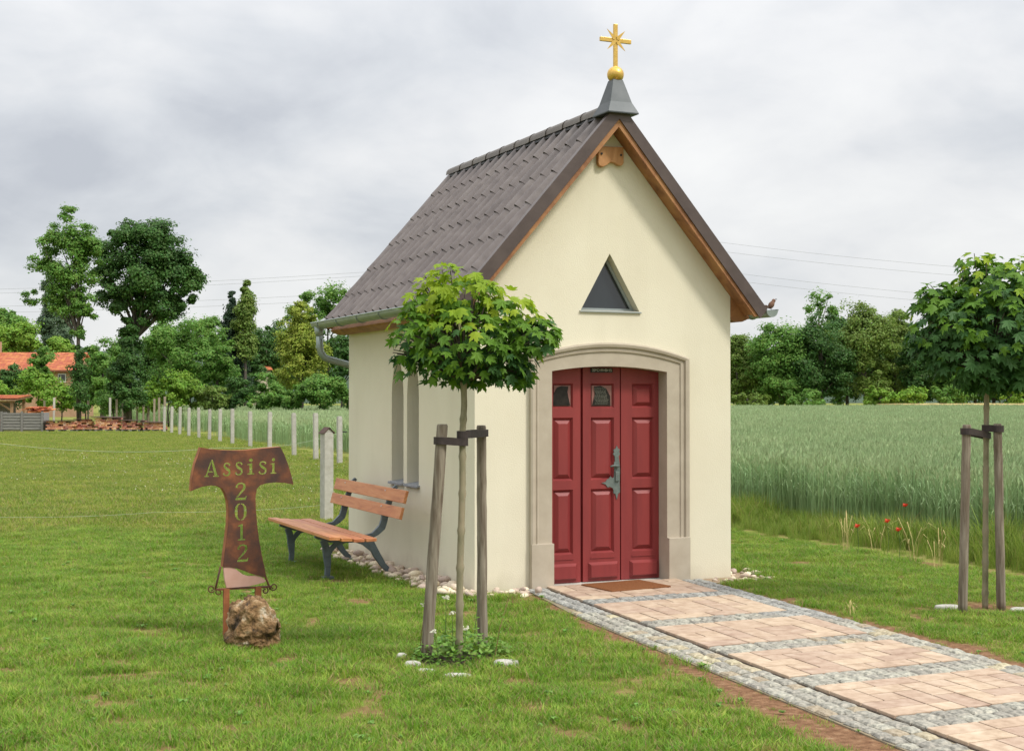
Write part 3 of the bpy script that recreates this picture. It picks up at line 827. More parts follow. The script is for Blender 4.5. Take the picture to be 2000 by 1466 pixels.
# ------------------------------------------------------------------ gravel strips with pebbles
gs = MB(); 
gs.prism([(-.33, -.14), (0.0, -.14), (0.0, 3.7), (-.33, 3.7)], 'xy', -.03, .004)
gs.prism([(-.20, -.34), (.42, -.30), (.50, -.14), (-.30, -.141)], 'xy', -.03, .0035)
gs.prism([(2.20, -.36), (2.90, -.30), (2.86, .5), (2.531, .5), (2.531, -.001), (2.2, -.001)], 'xy', -.03, .004)
gravel = link('gravel_strip', gs.mesh('gravel_strip', mat('gravel_bed', [(.22, .15, .09), (.40, .30, .2)], scale=30, rough=1, bump=.8, coord='World'))); tag(gravel, kind='structure')
pebs = []
bmx = bmesh.new(); bmesh.ops.create_icosphere(bmx, subdivisions=2, radius=1); icoV = np.array([v.co[:] for v in bmx.verts]); icoF = np.array([[v.index for v in f.verts] for f in bmx.faces]); bmx.free()
for k in range(7):
    off = rng.normal(0, 4, 3)
    rr = np.array([1 + .28 * mnoise.noise(Vector(p * .9 + off)) + .10 * mnoise.noise(Vector(p * 2.4 + off)) for p in icoV])
    pebs.append(mesh_np('pebble', icoV * rr[:, None] * [1, .78, .58], icoF, [M_pebble], smooth=True))
def in_gravel(x, y):
    return ((-.34 < x < -.02 and -.10 < y < 3.65) or (-.22 < x < .44 and -.36 < y < -.06) or (2.58 < x < 2.88 and -.32 < y < .45) or (2.22 < x < 2.86 and -.34 < y < -.05))
cnt = 0; placed = []
for tries in range(9000):
    if cnt >= 290: break
    z_ = rnd.random()
    if z_ < .66: x, y = rnd.uniform(-.34, -.02), rnd.uniform(-.1, 3.65)
    elif z_ < .83: x, y = rnd.uniform(-.24, .46), rnd.uniform(-.36, -.06)
    else: x, y = rnd.uniform(2.2, 2.9), rnd.uniform(-.34, .45)
    if not in_gravel(x, y): continue
    s_ = rnd.choice([.022, .028, .034, .040, .048, .056]) * (1.0 if y > -.1 else .8)
    if x > 2 : s_ *= .85
    lvl = 0
    near = [q for q in placed if abs(q[0] - x) < .12 and abs(q[1] - y) < .12]
    ov = [q for q in near if math.hypot(q[0] - x, q[1] - y) < (q[2] + s_) * .74]
    if len(ov) > 0:
        if len(ov) > 2 or rnd.random() > .10: continue
        lvl = 1
    placed.append((x, y, s_)); cnt += 1
    o = link('pebble', rnd.choice(pebs), gravel, loc=(x, y, s_ * .35 + lvl * .03), rot=(rnd.uniform(-.3, .3), rnd.uniform(-.3, .3), rnd.uniform(0, 6.28)))
    o.scale = (s_ * rnd.uniform(.9, 1.3), s_ * rnd.uniform(.85, 1.1), s_ * rnd.uniform(.85, 1.2))

# ------------------------------------------------------------------ bench beside the left wall
bench = thing('park_bench', 'wooden slat bench with grey cast iron legs beside the left chapel wall', 'bench', (0, 0, 0))
BY0, BY1 = .86, 3.02
for k in range(4):
    x0 = -1.01 + k * .112
    z = .412 - .010 * min(k, 2) + (.004 if k == 0 else 0)
    MB().box((x0 + .050, (BY0 + BY1) / 2, z), (.098, BY1 - BY0, .030), ry=R(-3 + k * 1.2) * -1).part('seat_slat', M_bench, bench, bevel=.004)
for (xt, zt2, xb, zb) in ((-.285, .812, -.315, .700), (-.325, .664, -.352, .560)):
    c = ((xt + xb) / 2, (BY0 + BY1) / 2, (zt2 + zb) / 2); h = math.hypot(xt - xb, zt2 - zb)
    MB().box(c, (.028, BY1 - BY0 - .02, h), ry=math.atan2(xt - xb, zt2 - zb)).part('backrest_slat', M_bench, bench, bevel=.004)
    if True:
        for y in (1.40, 2.65):
            for dz in (-.03, .03):
                MB().tube([(c[0] - .012, y, c[2] + dz), (c[0] - .019, y, c[2] + dz)], .006, 8).part('screw', M_white, bench)
def thick(poly, y, th): return MB().prism(poly, 'xz', y - th / 2, y + th / 2)
def ribbon2(pts, ws):
    pts = [np.array(p, float) for p in pts]; Lp = []; Rp = []
    for i, p in enumerate(pts):
        t = pts[min(i + 1, len(pts) - 1)] - pts[max(i - 1, 0)]; t /= np.linalg.norm(t); n_ = np.array([-t[1], t[0]])
        w_ = ws[i] if hasattr(ws, '__len__') else ws
        Lp.append(tuple(p + n_ * w_ / 2)); Rp.append(tuple(p - n_ * w_ / 2))
    return Lp + Rp[::-1]
def rib(mb, pts, ws, y, th):
    """a cast strip following pts in the xz plane, as a chain of quads"""
    P2 = ribbon2(pts, ws); n = len(pts)
    for i in range(n - 1):
        q = [P2[i], P2[i + 1], P2[2 * n - 2 - i], P2[2 * n - 1 - i]]
        mb.prism(q, 'xz', y - th / 2, y + th / 2)
for y in (1.40, 2.65):
    f = MB()
    rib(f, [(-.985, .385), (-.93, .372), (-.84, .352), (-.74, .348), (-.62, .352), (-.50, .365), (-.44, .385)], [.02, .035, .05, .045, .042, .045, .03], y, .030)
    fr1 = f.part('seat_support', M_cast, bench)
    for pts, ws, fx in (([(-.905, .352), (-.882, .29), (-.868, .20), (-.862, .10), (-.868, .03)], [.060, .062, .070, .050, .046], -.868),
                        ([(-.475, .352), (-.445, .29), (-.40, .20), (-.335, .10), (-.265, .03)], [.055, .062, .068, .052, .046], -.25)):
        m_ = MB(); rib(m_, pts, ws, y, .036); m_.box((fx, y, .012), (.11, .08, .024)); m_.part('leg', M_cast, bench, bevel=.003)
    m_ = MB(); rib(m_, [(-.862, .19), (-.838, .26), (-.785, .315), (-.70, .338), (-.60, .338), (-.52, .312), (-.455, .26), (-.41, .20)], [.02, .045, .045, .036, .036, .045, .045, .02], y, .032)
    m_.part('arch_brace', M_cast, bench, bevel=.003)
    m_ = MB(); rib(m_, [(-.50, .375), (-.455, .405), (-.405, .45), (-.385, .51), (-.375, .56), (-.34, .665), (-.295, .79), (-.262, .825)], [.04, .058, .066, .062, .064, .052, .046, .03], y, .034)
    m_.v = [(v[0] + .058, v[1], v[2]) for v in m_.v]
    m_.part('backrest_support', M_cast, bench, bevel=.003)

# ------------------------------------------------------------------ rusted tau-shaped sign
SGC = at(473, 1000, 9.45)
SGX, SGY = float(SGC[0]), float(SGC[1])
def s2(u, v):                          # crop pixels -> metres in the sign's own plane
    return ((u - 385) / 948.0, 1.65 - ((860 + v / 3.409) - 774) / 286.5)
sign = thing('memorial_sign', 'rusted steel T-shaped sign reading Assisi 2012 behind the brown rock', 'sign', (SGX, SGY, 0))
tau = [(118, 42), (180, 54), (250, 62), (330, 66), (410, 65), (500, 57), (580, 50), (635, 46), (660, 95), (688, 168), (708, 235), (723, 300), (665, 287), (600, 282), (545, 287), (505, 298), (480, 322), (471, 380), (474, 460), (482, 560), (495, 660), (512, 760), (530, 840), (547, 922), (500, 905), (450, 888), (400, 865), (350, 845), (305, 835), (262, 832), (272, 745), (284, 650), (294, 560), (298, 470), (292, 400), (278, 350), (258, 315), (225, 297), (185, 291), (130, 298), (90, 312), (58, 326), (62, 250), (82, 150)]
tau = [s2(*p) for p in tau]
holes = []
def put(polys, x0, z0, h, wscale=1.0):
    for p in polys: holes.append([(x0 + a * h * wscale, z0 + b * h) for a, b in p])
LA = [[(0, 0), (.30, 0), (.30, .07), (.20, .07), (.26, .27), (.56, .27), (.54, .35), (.29, .35), (.45, .82), (.425, .97), (.09, .07), (0, .07)],
      [(.47, 1.04), (.56, 1.04), (.89, .07), (.98, .07), (.98, 0), (.58, 0), (.58, .07), (.68, .07), (.478, .88)]]
S_c = [(.44, .52), (.40, .60), (.27, .64), (.14, .60), (.10, .50), (.17, .41), (.30, .33), (.42, .26), (.44, .14), (.36, .04), (.22, .01), (.10, .05), (.05, .14)]
LS = [ribbon2(S_c, [.13, .07, .06, .08, .11, .13, .14, .13, .12, .09, .06, .07, .13])]
LI = [[(0, 0), (.34, 0), (.34, .06), (.24, .08), (.24, .66), (.18, .66), (0, .61), (0, .56), (.10, .57), (.10, .08), (0, .06)],
      [(.10, .78), (.17, .74), (.24, .78), (.27, .85), (.24, .92), (.17, .96), (.10, .92), (.07, .85)]]
L2 = [ribbon2([(.10, .70), (.10, .82), (.20, .94), (.34, .96), (.47, .89), (.50, .76), (.46, .62), (.34, .45), (.21, .29), (.10, .17)], [.13, .09, .08, .08, .12, .14, .13, .11, .09, .06]),
      [(.03, 0), (.56, 0), (.62, .22), (.56, .22), (.53, .15), (.50, .13), (.09, .13), (.03, .08)]]
L0 = [ribbon2([(.26, .97), (.16, .92), (.09, .76), (.07, .5), (.09, .24), (.16, .08), (.26, .03)], [.05, .08, .12, .14, .12, .08, .05]),
      ribbon2([(.31, .97), (.41, .92), (.49, .76), (.51, .5), (.49, .24), (.41, .08), (.31, .03)], [.05, .08, .12, .14, .12, .08, .05])]
L1 = [[(.05, 0), (.48, 0), (.48, .07), (.34, .09), (.34, 1.0), (.26, 1.0), (.05, .90), (.05, .84), (.19, .87), (.19, .09), (.05, .07)]]
def sp_(u, v): return s2(u, v)
def row(L_, u, v, hpx, ws=1.0):
    x, z = s2(u, v); put(L_, x, z, hpx / 977.0, ws)
row(LA, 140, 236, 108, .92)
row(LS, 258, 232, 132, .80); row(LS, 336, 228, 132, .82); row(LI, 418, 226, 112, .42 / .34)
row(LS, 490, 226, 132, .86); row(LI, 570, 224, 110, .36 / .34)
row(L2, 337, 394, 116, 1.12); row(L0, 336, 530, 115, 1.22); row(L1, 352, 662, 108, 1.05); row(L2, 350, 804, 116, 1.12)
def curve_plate(outline, holes_, thick_, mats_, name):
    cu = bpy.data.curves.new('tmp', 'CURVE'); cu.dimensions = '2D'; cu.fill_mode = 'BOTH'; cu.extrude = thick_ / 2
    for pl_ in [outline] + holes_:
        s_ = cu.splines.new('POLY'); s_.points.add(len(pl_) - 1); s_.use_cyclic_u = True
        for i, p in enumerate(pl_): s_.points[i].co = (p[0], p[1], 0, 1)
    o = bpy.data.objects.new('tmp', cu); COL.objects.link(o)
    dg = bpy.context.evaluated_depsgraph_get(); me = bpy.data.meshes.new_from_object(o.evaluated_get(dg)); bpy.data.objects.remove(o, do_unlink=True)
    me.materials.clear()
    for m in mats_: me.materials.append(m)
    me.name = name
    return me
fp = curve_plate(tau, holes, .003, [M_rust], 'face_plate')
link('face_plate', fp, sign, loc=(0, 0, 0), rot=(R(90), 0, 0))
rm_ = MB(); n = len(tau)
dpt = .075
Vr = [(p[0], .0025, p[1]) for p in tau] + [(p[0], dpt, p[1]) for p in tau]
ctr = np.mean(np.array(tau), 0)
rm_.add(Vr, [(i, (i + 1) % n, (i + 1) % n + n, i + n) for i in range(n)])
ro = rm_.part('rim', M_rust2, sign, fixn=False)
md = ro.modifiers.new('s', 'SOLIDIFY'); md.thickness = .003; md.offset = 0
# side rods, scroll bar, posts, pink slab
def tb3(pts, r, m, name, par, n=8, **k): return MB().tube(pts, r, n).part(name, m, par, smooth=True, **k)
def q3(u, v, y=.02): a = s2(u, v); return (a[0], y, a[1])
tb3([q3(250, 832), q3(232, 915), q3(217, 985)], .007, M_rust, 'side_rod', sign)
tb3([q3(546, 922), q3(562, 965), q3(577, 1002)], .007, M_rust, 'side_rod', sign)
x0, z0 = s2(215, 980)
x1, z1 = s2(585, 980)
MB().bx(x0, x1, .008, .034, z0 - .008, z0 + .004).part('cross_bar', M_rust, sign)
def scroll(cx, cz, r0, a0, turns, sgn):
    pts = []
    for i in range(15):
        t = i / 14; a = a0 + sgn * turns * 2 * PI * t; r = r0 * (1 - .55 * t)
        pts.append((cx + r * math.cos(a), .021, cz + r * math.sin(a)))
    return pts
for (u, v, r0, a0, sg) in ((192, 975, .026, -.6, -1), (240, 1000, .024, .9, 1), (543, 1008, .024, 2.2, -1), (598, 985, .026, 3.7, 1)):
    cxx, czz = s2(u, v); MB().tube(scroll(cxx, czz, r0, a0, 1.15, sg), .0045, 6).part('scroll', M_rust, sign, smooth=True)
xa, za = s2(287, 990); MB().bx(xa - .019, xa + .019, .0, .035, -.05, za + .012).part('post', M_rust2, sign)
xb_, zb_ = s2(494, 990); MB().bx(xb_ - .019, xb_ + .019, .0, .035, -.05, zb_ + .012).part('post', M_rust2, sign)
slab = [s2(*p) for p in [(266, 838), (300, 830), (335, 842), (365, 868), (395, 892), (430, 903), (478, 902), (515, 915), (541, 935), (540, 948), (480, 962), (430, 972), (288, 974), (274, 920)]]
MB().prism(slab, 'xz', .004, .030).part('pink_slab', M_pink, sign, bevel=.002)

# ------------------------------------------------------------------ rock in front of the sign
bmx = bmesh.new(); bmesh.ops.create_icosphere(bmx, subdivisions=6, radius=1); bmx.normal_update()
RC = at(497, 1180, 9.18)
for v in bmx.verts:
    p = v.co.copy()
    # boxy base shape with shoulders
    q = Vector((math.copysign(abs(p.x) ** .6, p.x), math.copysign(abs(p.y) ** .7, p.y), math.copysign(abs(p.z) ** .6, p.z)))
    d = 1 + .22 * mnoise.noise(q * 1.3 + Vector((3, 8, 1))) + .16 * mnoise.noise(q * 3.1 + Vector((5, 1, 2)))
    rg = abs(mnoise.noise(q * 4.3 + Vector((9, 2, 7))))
    d += .09 * (rg - .2) + .045 * mnoise.noise(q * 10) + .03 * mnoise.noise(q * 22) + .015 * mnoise.noise(q * 45)
    wz = 1 - .22 * max(0, q.z)
    v.co = Vector((q.x * .168 * d * wz, q.y * .14 * d, q.z * .172 * d))
    if q.z > .2 and q.x > .35: v.co.z -= .055 * min(1, (q.x - .35) * 3)
me = bpy.data.meshes.new('boulder'); bmx.to_mesh(me); bmx.free(); me.materials.append(M_rock)
me.polygons.foreach_set('use_smooth', np.ones(len(me.polygons), bool))
bo = link('boulder', me, None, loc=(RC[0], RC[1], .145)); tag(bo, 'rough porous brown rock standing in grass at foot of the rusted sign', 'rock')

# ------------------------------------------------------------------ maple leaves
def maple_leaf(variant):
    half = [(0, 1.0), (8, .74), (13, .76), (22, .46), (31, .62), (38, .70), (45, .93), (52, .72), (58, .68), (68, .40), (80, .46), (90, .62), (99, .42), (120, .34), (150, .26), (172, .20)]
    pts = []
    for a, r_ in half: pts.append((math.sin(R(a)) * r_, math.cos(R(a)) * r_))
    left = [(-x, y) for x, y in pts[::-1] if x > 1e-6]
    ring = pts + left
    V = [(0, 0, 0)]; k = [.25, .5, .1, .38][variant]; tw = [0, .2, -.2, .1][variant]
    for x, y in ring:
        z = -k * (x * x + y * y) * .6 + .16 * abs(x) * (1 if variant != 2 else -1) + tw * x * y
        V.append((x * .54, y * .54 + .05, z * .54))
    n = len(ring)
    F = [(0, 1 + i, 1 + (i + 1) % n) for i in range(n)]
    return np.array(V), F
leaf_mats = {  # palest tone is partly young growth, partly sunlight painted into the leaf colour
    'young': leafmat('young_lit_maple_leaf', (.19, .32, .012), (.36, .46, .026), .45, 3, 0),
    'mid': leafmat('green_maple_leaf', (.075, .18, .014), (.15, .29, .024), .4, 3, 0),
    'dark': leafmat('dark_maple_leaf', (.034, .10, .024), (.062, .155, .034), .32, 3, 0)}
def leafm_rand(m):
    return m
leaf_src = {}
for key, m in leaf_mats.items():
    for v in range(4):
        V, F = maple_leaf(v); leaf_src[(key, v)] = (V, F, mesh_np('leaf', V, F, [m]))
def leaf_matrix(p, nrm, tip, s):
    z = Vector(nrm).normalized(); y = Vector(tip); y = (y - z * y.dot(z)).normalized(); x = y.cross(z)
    return Matrix(((x[0], y[0], z[0]), (x[1], y[1], z[1]), (x[2], y[2], z[2]))) * s
def sapling(name, label, base, trunk_pts, lobes, nleaf, sz, seed, young):
    r = random.Random(seed)
    root = thing(name, label, 'tree', (base[0], base[1], 0), group='ball-crowned maple saplings beside the path')
    b = np.array([base[0], base[1], 0])
    pts = [(p[0] - b[0], p[1] - b[1], p[2]) for p in trunk_pts]
    # knobbly stem
    fine = []; rs = []
    n = 60
    cum = [0]
    for i in range(1, len(pts)): cum.append(cum[-1] + math.dist(pts[i], pts[i - 1]))
    for k in range(n + 1):
        s_ = cum[-1] * k / n; i = max(j for j in range(len(cum)) if cum[j] <= s_ + 1e-9); i = min(i, len(pts) - 2)
        t = (s_ - cum[i]) / (cum[i + 1] - cum[i]); a, c = pts[i], pts[i + 1]
        fine.append(tuple(a[j] + (c[j] - a[j]) * t for j in range(3)))
        rr = .0235 - .004 * k / n
        if k % 8 in (4,): rr *= 1.24
        rs.append(rr)
    MB().tube(fine, rs, 12).part('trunk', M_bark, root, smooth=True)
    # lobes are (lateral, depth, z, radius_l, radius_z)
    top = np.array(pts[-1])
    tw = MB()
    lob = []
    for (l_, d_, z_, rl, rz) in lobes:
        c = np.array([RT[0] * l_ - RT[1] * d_, RT[1] * l_ + RT[0] * d_, z_]); lob.append((c, rl, rz))
        for q in range(9):
            e = np.array([r.gauss(0, 1), r.gauss(0, 1), r.gauss(0, 1)]); e /= np.linalg.norm(e)
            tip = c + e * [rl * .8, rl * .8, rz * .8]; mid = (top * .4 + tip * .6) + np.array([0, 0, .05])
            tw.tube([tuple(top), tuple(mid), tuple(tip)], [.009, .006, .003], 5, cap=False)
    tw.part('branches', M_bark2, root, smooth=True)
    cand = []
    zmin = min(c[2] - rz for c, rl, rz in lob); zmax = max(c[2] + rz for c, rl, rz in lob)
    tries = 0
    while len(cand) < nleaf and tries < 60000:
        tries += 1
        c, rl, rz = r.choices(lob, [x[1] ** 2 for x in lob])[0]
        e = np.array([r.gauss(0, 1), r.gauss(0, 1), r.gauss(0, 1)]); e /= np.linalg.norm(e)
        k = r.uniform(.30, 1.08) ** .7
        p = c + e * [rl, rl, rz] * k
        ins = min(math.sqrt((((p - c2) / [rl2, rl2, rz2]) ** 2).sum()) for c2, rl2, rz2 in lob)
        if ins < .50: continue
        outw = np.array([e[0], e[1], e[2] * .6])
        nrm = outw * .9 + np.array([0, 0, .75]) + np.array([r.gauss(0, .33), r.gauss(0, .33), r.gauss(0, .2)])
        tipd = np.array([e[0], e[1], 0]) * .8 + np.array([r.gauss(0, .5), r.gauss(0, .5), -.8])
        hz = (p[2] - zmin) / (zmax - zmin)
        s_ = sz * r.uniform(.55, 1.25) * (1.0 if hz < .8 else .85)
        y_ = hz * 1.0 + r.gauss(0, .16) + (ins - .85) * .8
        key = 'young' if y_ > young else ('mid' if y_ > young - .42 else 'dark')  # paler upward and outward: young shoots, plus crown light and shade put into colour
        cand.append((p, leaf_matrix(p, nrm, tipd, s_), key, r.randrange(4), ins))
    camdir = np.array([CAM[0] - b[0], CAM[1] - b[1], 0]); camdir /= np.linalg.norm(camdir)
    cand.sort(key=lambda q: -(q[0] @ camdir + .5 * q[4]))
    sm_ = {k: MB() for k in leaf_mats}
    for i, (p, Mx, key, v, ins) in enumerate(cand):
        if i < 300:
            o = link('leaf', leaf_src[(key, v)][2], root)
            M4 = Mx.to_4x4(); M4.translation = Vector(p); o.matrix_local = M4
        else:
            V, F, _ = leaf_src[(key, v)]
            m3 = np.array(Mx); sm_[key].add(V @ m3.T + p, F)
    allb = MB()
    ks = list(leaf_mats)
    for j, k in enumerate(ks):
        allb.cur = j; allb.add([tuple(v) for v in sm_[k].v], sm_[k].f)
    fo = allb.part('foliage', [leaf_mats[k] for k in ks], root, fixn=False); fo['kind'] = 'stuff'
    return root
sapling('maple_sapling', 'young maple with bright lime ball crown in front of the chapel corner', TREE1,
        [(-1.22, -2.70, 0), (-1.217, -2.71, .6), (-1.205, -2.72, 1.1), (-1.21, -2.73, 1.42), (-1.200, -2.735, 1.60), (-1.205, -2.736, 1.74)],
        [(.06, 0, 2.01, .35, .26), (-.10, .02, 2.31, .17, .18), (.06, 0, 2.30, .22, .17), (-.27, 0, 2.02, .18, .21), (.44, -.03, 2.04, .19, .13), (.28, .02, 2.16, .22, .17), (.22, 0, 1.87, .25, .16), (-.08, 0, 1.88, .24, .16), (-.23, .02, 2.22, .13, .16), (-.34, 0, 1.93, .10, .14), (.52, 0, 2.07, .12, .10), (.36, .05, 1.86, .14, .14)], 1250, .124, 5, .60)
sapling('maple_sapling', 'young maple with dark green ball crown right of the path near the wheat', TREE2,
        [(3.32, -2.38, 0), (3.325, -2.385, .7), (3.33, -2.39, 1.3), (3.335, -2.395, 1.80)],
        [(.12, 0, 2.20, .48, .40), (-.25, 0, 2.20, .34, .34), (.10, 0, 2.47, .36, .28), (.42, 0, 2.25, .38, .38), (-.10, 0, 1.98, .36, .26), (.28, 0, 1.95, .36, .26), (.32, 0, 2.55, .26, .22), (-.38, 0, 2.42, .16, .14), (-.05, 0, 2.66, .17, .14), (-.42, 0, 2.05, .14, .16), (.02, 0, 1.80, .2, .12)], 2700, .138, 8, .98)

# stakes and straps
def stake(p0, p1, r0, label):
    root = np.array(p0)
    V = []; mb = MB(org=(p0[0], p0[1], 0))
    ln = math.dist(p0, p1); pts = []; rs = []
    for k in range(17):
        t = k / 16
        pts.append(tuple(np.array(p0) * (1 - t) + np.array(p1) * t + np.array([rnd.uniform(-.002, .002), rnd.uniform(-.002, .002), 0]))); rs.append(r0 * (1.04 - .08 * t) * rnd.uniform(.985, 1.015))
    rs[-1] = r0 * .82; pts.insert(-1, tuple(np.array(pts[-1]) - np.array([0, 0, .012]))); rs.insert(-1, r0 * .95)
    o = link('tree_stake', mb.tube(pts, rs, 14).mesh('tree_stake', M_stake, smooth=False), None, loc=(p0[0], p0[1], 0))
    me = o.data; me.polygons.foreach_set('use_smooth', np.array([len(p.vertices) == 4 for p in me.polygons]))
    tag(o, label, 'stake', 'round wooden stakes tied to the maple saplings')
stake((-1.412, -2.625, -.02), (-1.328, -2.688, 1.478), .037, 'leaning grey wooden stake left of the maple in front of chapel')
stake((-.940, -2.41, -.02), (-.954, -2.427, 1.463), .033, 'upright grey wooden stake right of the maple in front of chapel')
stake((2.988, -2.50, -.02), (3.010, -2.53, 1.436), .034, 'grey wooden stake on the left side of the right-hand maple')
stake((3.387, -2.48, -.02), (3.354, -2.49, 1.440), .034, 'browner wooden stake on the right side of the right-hand maple')
def strap(a, b, ra, rb, zw, label):
    a = np.array(a); b = np.array(b); d = (b - a)[:2]; L_ = np.linalg.norm(d); d /= L_; nn = np.array([-d[1], d[0]])
    loop = []
    for k in range(9):
        an = PI / 2 + PI * k / 8; loop.append((a[:2] + (d * math.cos(an) + nn * math.sin(an)) * ra, a[2]))
    for k in range(9):
        an = -PI / 2 + PI * k / 8; loop.append((b[:2] + (d * math.cos(an) + nn * math.sin(an)) * rb, b[2]))
    n = len(loop); V = []; th = .005
    c = (a + b)[:2] / 2
    for zz in (-zw / 2, zw / 2):
        for (p, z) in loop: V.append((p[0], p[1], z + zz))
    mb = MB(); mb.add(V, [(i, (i + 1) % n, (i + 1) % n + n, i + n) for i in range(n)])
    o = mb.part('tree_tie', M_strap, None); md = o.modifiers.new('s', 'SOLIDIFY'); md.thickness = .005; md.offset = 1
    tag(o, label, 'strap', 'dark rubber straps tying the saplings')
tx = lambda z: (-1.208, -2.73)
strap((-1.3325, -2.682, 1.375), (-1.208, -2.728, 1.365), .044, .030, .046, 'dark strap between leaning left stake and front maple')
strap((-1.208, -2.728, 1.412), (-.953, -2.426, 1.412), .032, .040, .046, 'dark strap between front maple and its right stake')
strap((3.009, -2.528, 1.385), (3.331, -2.391, 1.345), .040, .030, .05, 'dark strap between right-hand maple and its left stake')
strap((3.331, -2.391, 1.405), (3.355, -2.49, 1.40), .030, .040, .05, 'dark strap between right-hand maple and its right stake')

# stones and herbs round the saplings
def ringstone(c, size, rot, label, seed):
    off = Vector((seed, seed * 2.3, 1)); bb = bmesh.new(); bmesh.ops.create_icosphere(bb, subdivisions=3, radius=1)
    for v in bb.verts:
        q = Vector((math.copysign(abs(v.co.x) ** .6, v.co.x), math.copysign(abs(v.co.y) ** .6, v.co.y), math.copysign(abs(v.co.z) ** .6, v.co.z)))
        d = 1 + .12 * mnoise.noise(q * 1.5 + off) + .05 * mnoise.noise(q * 5 + off); v.co = Vector((q.x * size[0] * d, q.y * size[1] * d, q.z * size[2] * d))
    me = bpy.data.meshes.new('edging_stone'); bb.to_mesh(me); bb.free(); me.materials.append(M_greyst); me.polygons.foreach_set('use_smooth', np.ones(len(me.polygons), bool))
    o = link('edging_stone', me, None, loc=(c[0], c[1], size[2] * .35), rot=(0, 0, rot)); tag(o, label, 'stone', 'edging stones set round the saplings')
for (u, v, sx, sy, lb) in ((785, 1287, .035, .03, 'small pale edging stone at the far left of the front maple ring'), (806, 1303, .05, .035, 'pale edging stone in front of the leaning stake'),
                           (832, 1318, .055, .03, 'flat pale edging stone left of centre in front maple ring'), (893, 1327, .085, .028, 'long low edging stone nearest the camera in the maple ring'),
                           (988, 1300, .08, .055, 'big pale edging stone right of the front maple'), (1850, 1190, .10, .05, 'flat pale stone left of the right-hand maple stakes'), (1995, 1196, .09, .045, 'flat pale stone right of the right-hand maple stakes')):
    r_ = FW + RT * (u - 1000) / FPX - UP * (v - 733) / FPX; p = CAM + r_ * (-1.65 / r_[2])
    ringstone(p, (sx, sy, .030), rnd.uniform(-.3, .3) + YAW, lb, u * .01)
# dark soil disc in the ring
sdsc = MB().prism([(TREE1[0] + .02 + .33 * math.cos(a), TREE1[1] + .03 + .24 * math.sin(a)) for a in np.linspace(0, 2 * PI, 20)[:-1]], 'xy', -.02, .006)
so_ = link('planting_soil', sdsc.mesh('planting_soil', mat('dark_planting_soil', [(.03, .02, .012), (.09, .06, .04)], scale=30, rough=1, bump=1, coord='World'))); tag(so_, kind='structure')

# herb clump of small leaves
hb_ = MB(org=(TREE1[0], TREE1[1], 0))
for k in range(800):
    a = rnd.uniform(0, 2 * PI); rr = math.sqrt(rnd.random()) ; x = TREE1[0] + .03 + rr * .33 * math.cos(a); y = TREE1[1] + .04 + rr * .22 * math.sin(a)
    h = rnd.uniform(.02, .20) * (1.15 - rr * .75); s_ = rnd.uniform(.012, .026)
    nrm = Vector((rnd.gauss(0, .4), rnd.gauss(0, .4), 1)).normalized(); t = nrm.orthogonal().normalized(); t = Matrix.Rotation(rnd.uniform(0, 6.28), 3, nrm) @ t; b = nrm.cross(t); c = Vector((x, y, h))
    hb_.add([c - t * s_, c - b * s_ * .6, c + t * s_, c + b * s_ * .6], [(0, 1, 2, 3)])
o = hb_.part('ground_cover', M_herb, None, fixn=False); o.location = (TREE1[0], TREE1[1], 0); tag(o, 'low green herbs growing at the foot of the front maple', 'herbs', kind='stuff')
for (u, v, hgt, flower, lb) in ((818, 1290, .34, 1, 'thin reddish weed stem left of the leaning stake'), (870, 1275, .36, 1, 'thin weed with cream flowers between leaning stake and trunk'), (858, 1300, .22, 1, 'short weed with cream flower heads at foot of leaning stake'),
                                (885, 1290, .30, 1, 'slender weed with cream flowers just left of the maple trunk'), (905, 1290, .20, 1, 'small cream flowered weed just right of the maple trunk'), (925, 1280, .36, 0, 'thin green weed between maple trunk and right stake'), (965, 1290, .40, 0, 'thin reddish weed leaning right beside the right stake')):
    r_ = FW + RT * (u - 1000) / FPX - UP * (v - 733) / FPX; p = CAM + r_ * (-1.65 / r_[2])
    w0 = thing('weed', lb, 'weed', (p[0], p[1], 0), group='flowering weeds round the front maple')
    lean = rnd.uniform(-.06, .06) + (.16 if u > 950 else 0)
    tipp = (lean, lean * .4, hgt)
    MB().tube([(0, 0, 0), (lean * .3, 0, hgt * .5), tipp], [.0034, .0026, .0018], 5).part('stem', mat('reddish_stem', [(.16, .07, .03), (.2, .14, .05)]) if 'reddish' in lb and 'rs' not in MAT else M_stem, w0)
    lm = MB()
    for k in range(10):
        z = rnd.uniform(.02, hgt * .8); a = rnd.uniform(0, 6.28); c = Vector((lean * .5 * z / hgt, 0, z)); d = Vector((math.cos(a), math.sin(a), .3)); s_ = rnd.uniform(.02, .035)
        lm.add([c, c + d * s_ * .5 + Vector((0, 0, .008)), c + d * s_, c + d * s_ * .5 - Vector((-d.y * .01, d.x * .01, 0))], [(0, 1, 2, 3)])
    lm.part('leaves', M_herb, w0, fixn=False)
    if flower:
        fm = MB()
        for k in range(12):
            c = Vector(tipp) + Vector((rnd.gauss(0, .013), rnd.gauss(0, .013), rnd.gauss(0, .006)))
            fm.box(c, (.010, .010, .006), rz=rnd.random())
        fm.part('flower_head', M_whitefl, w0)

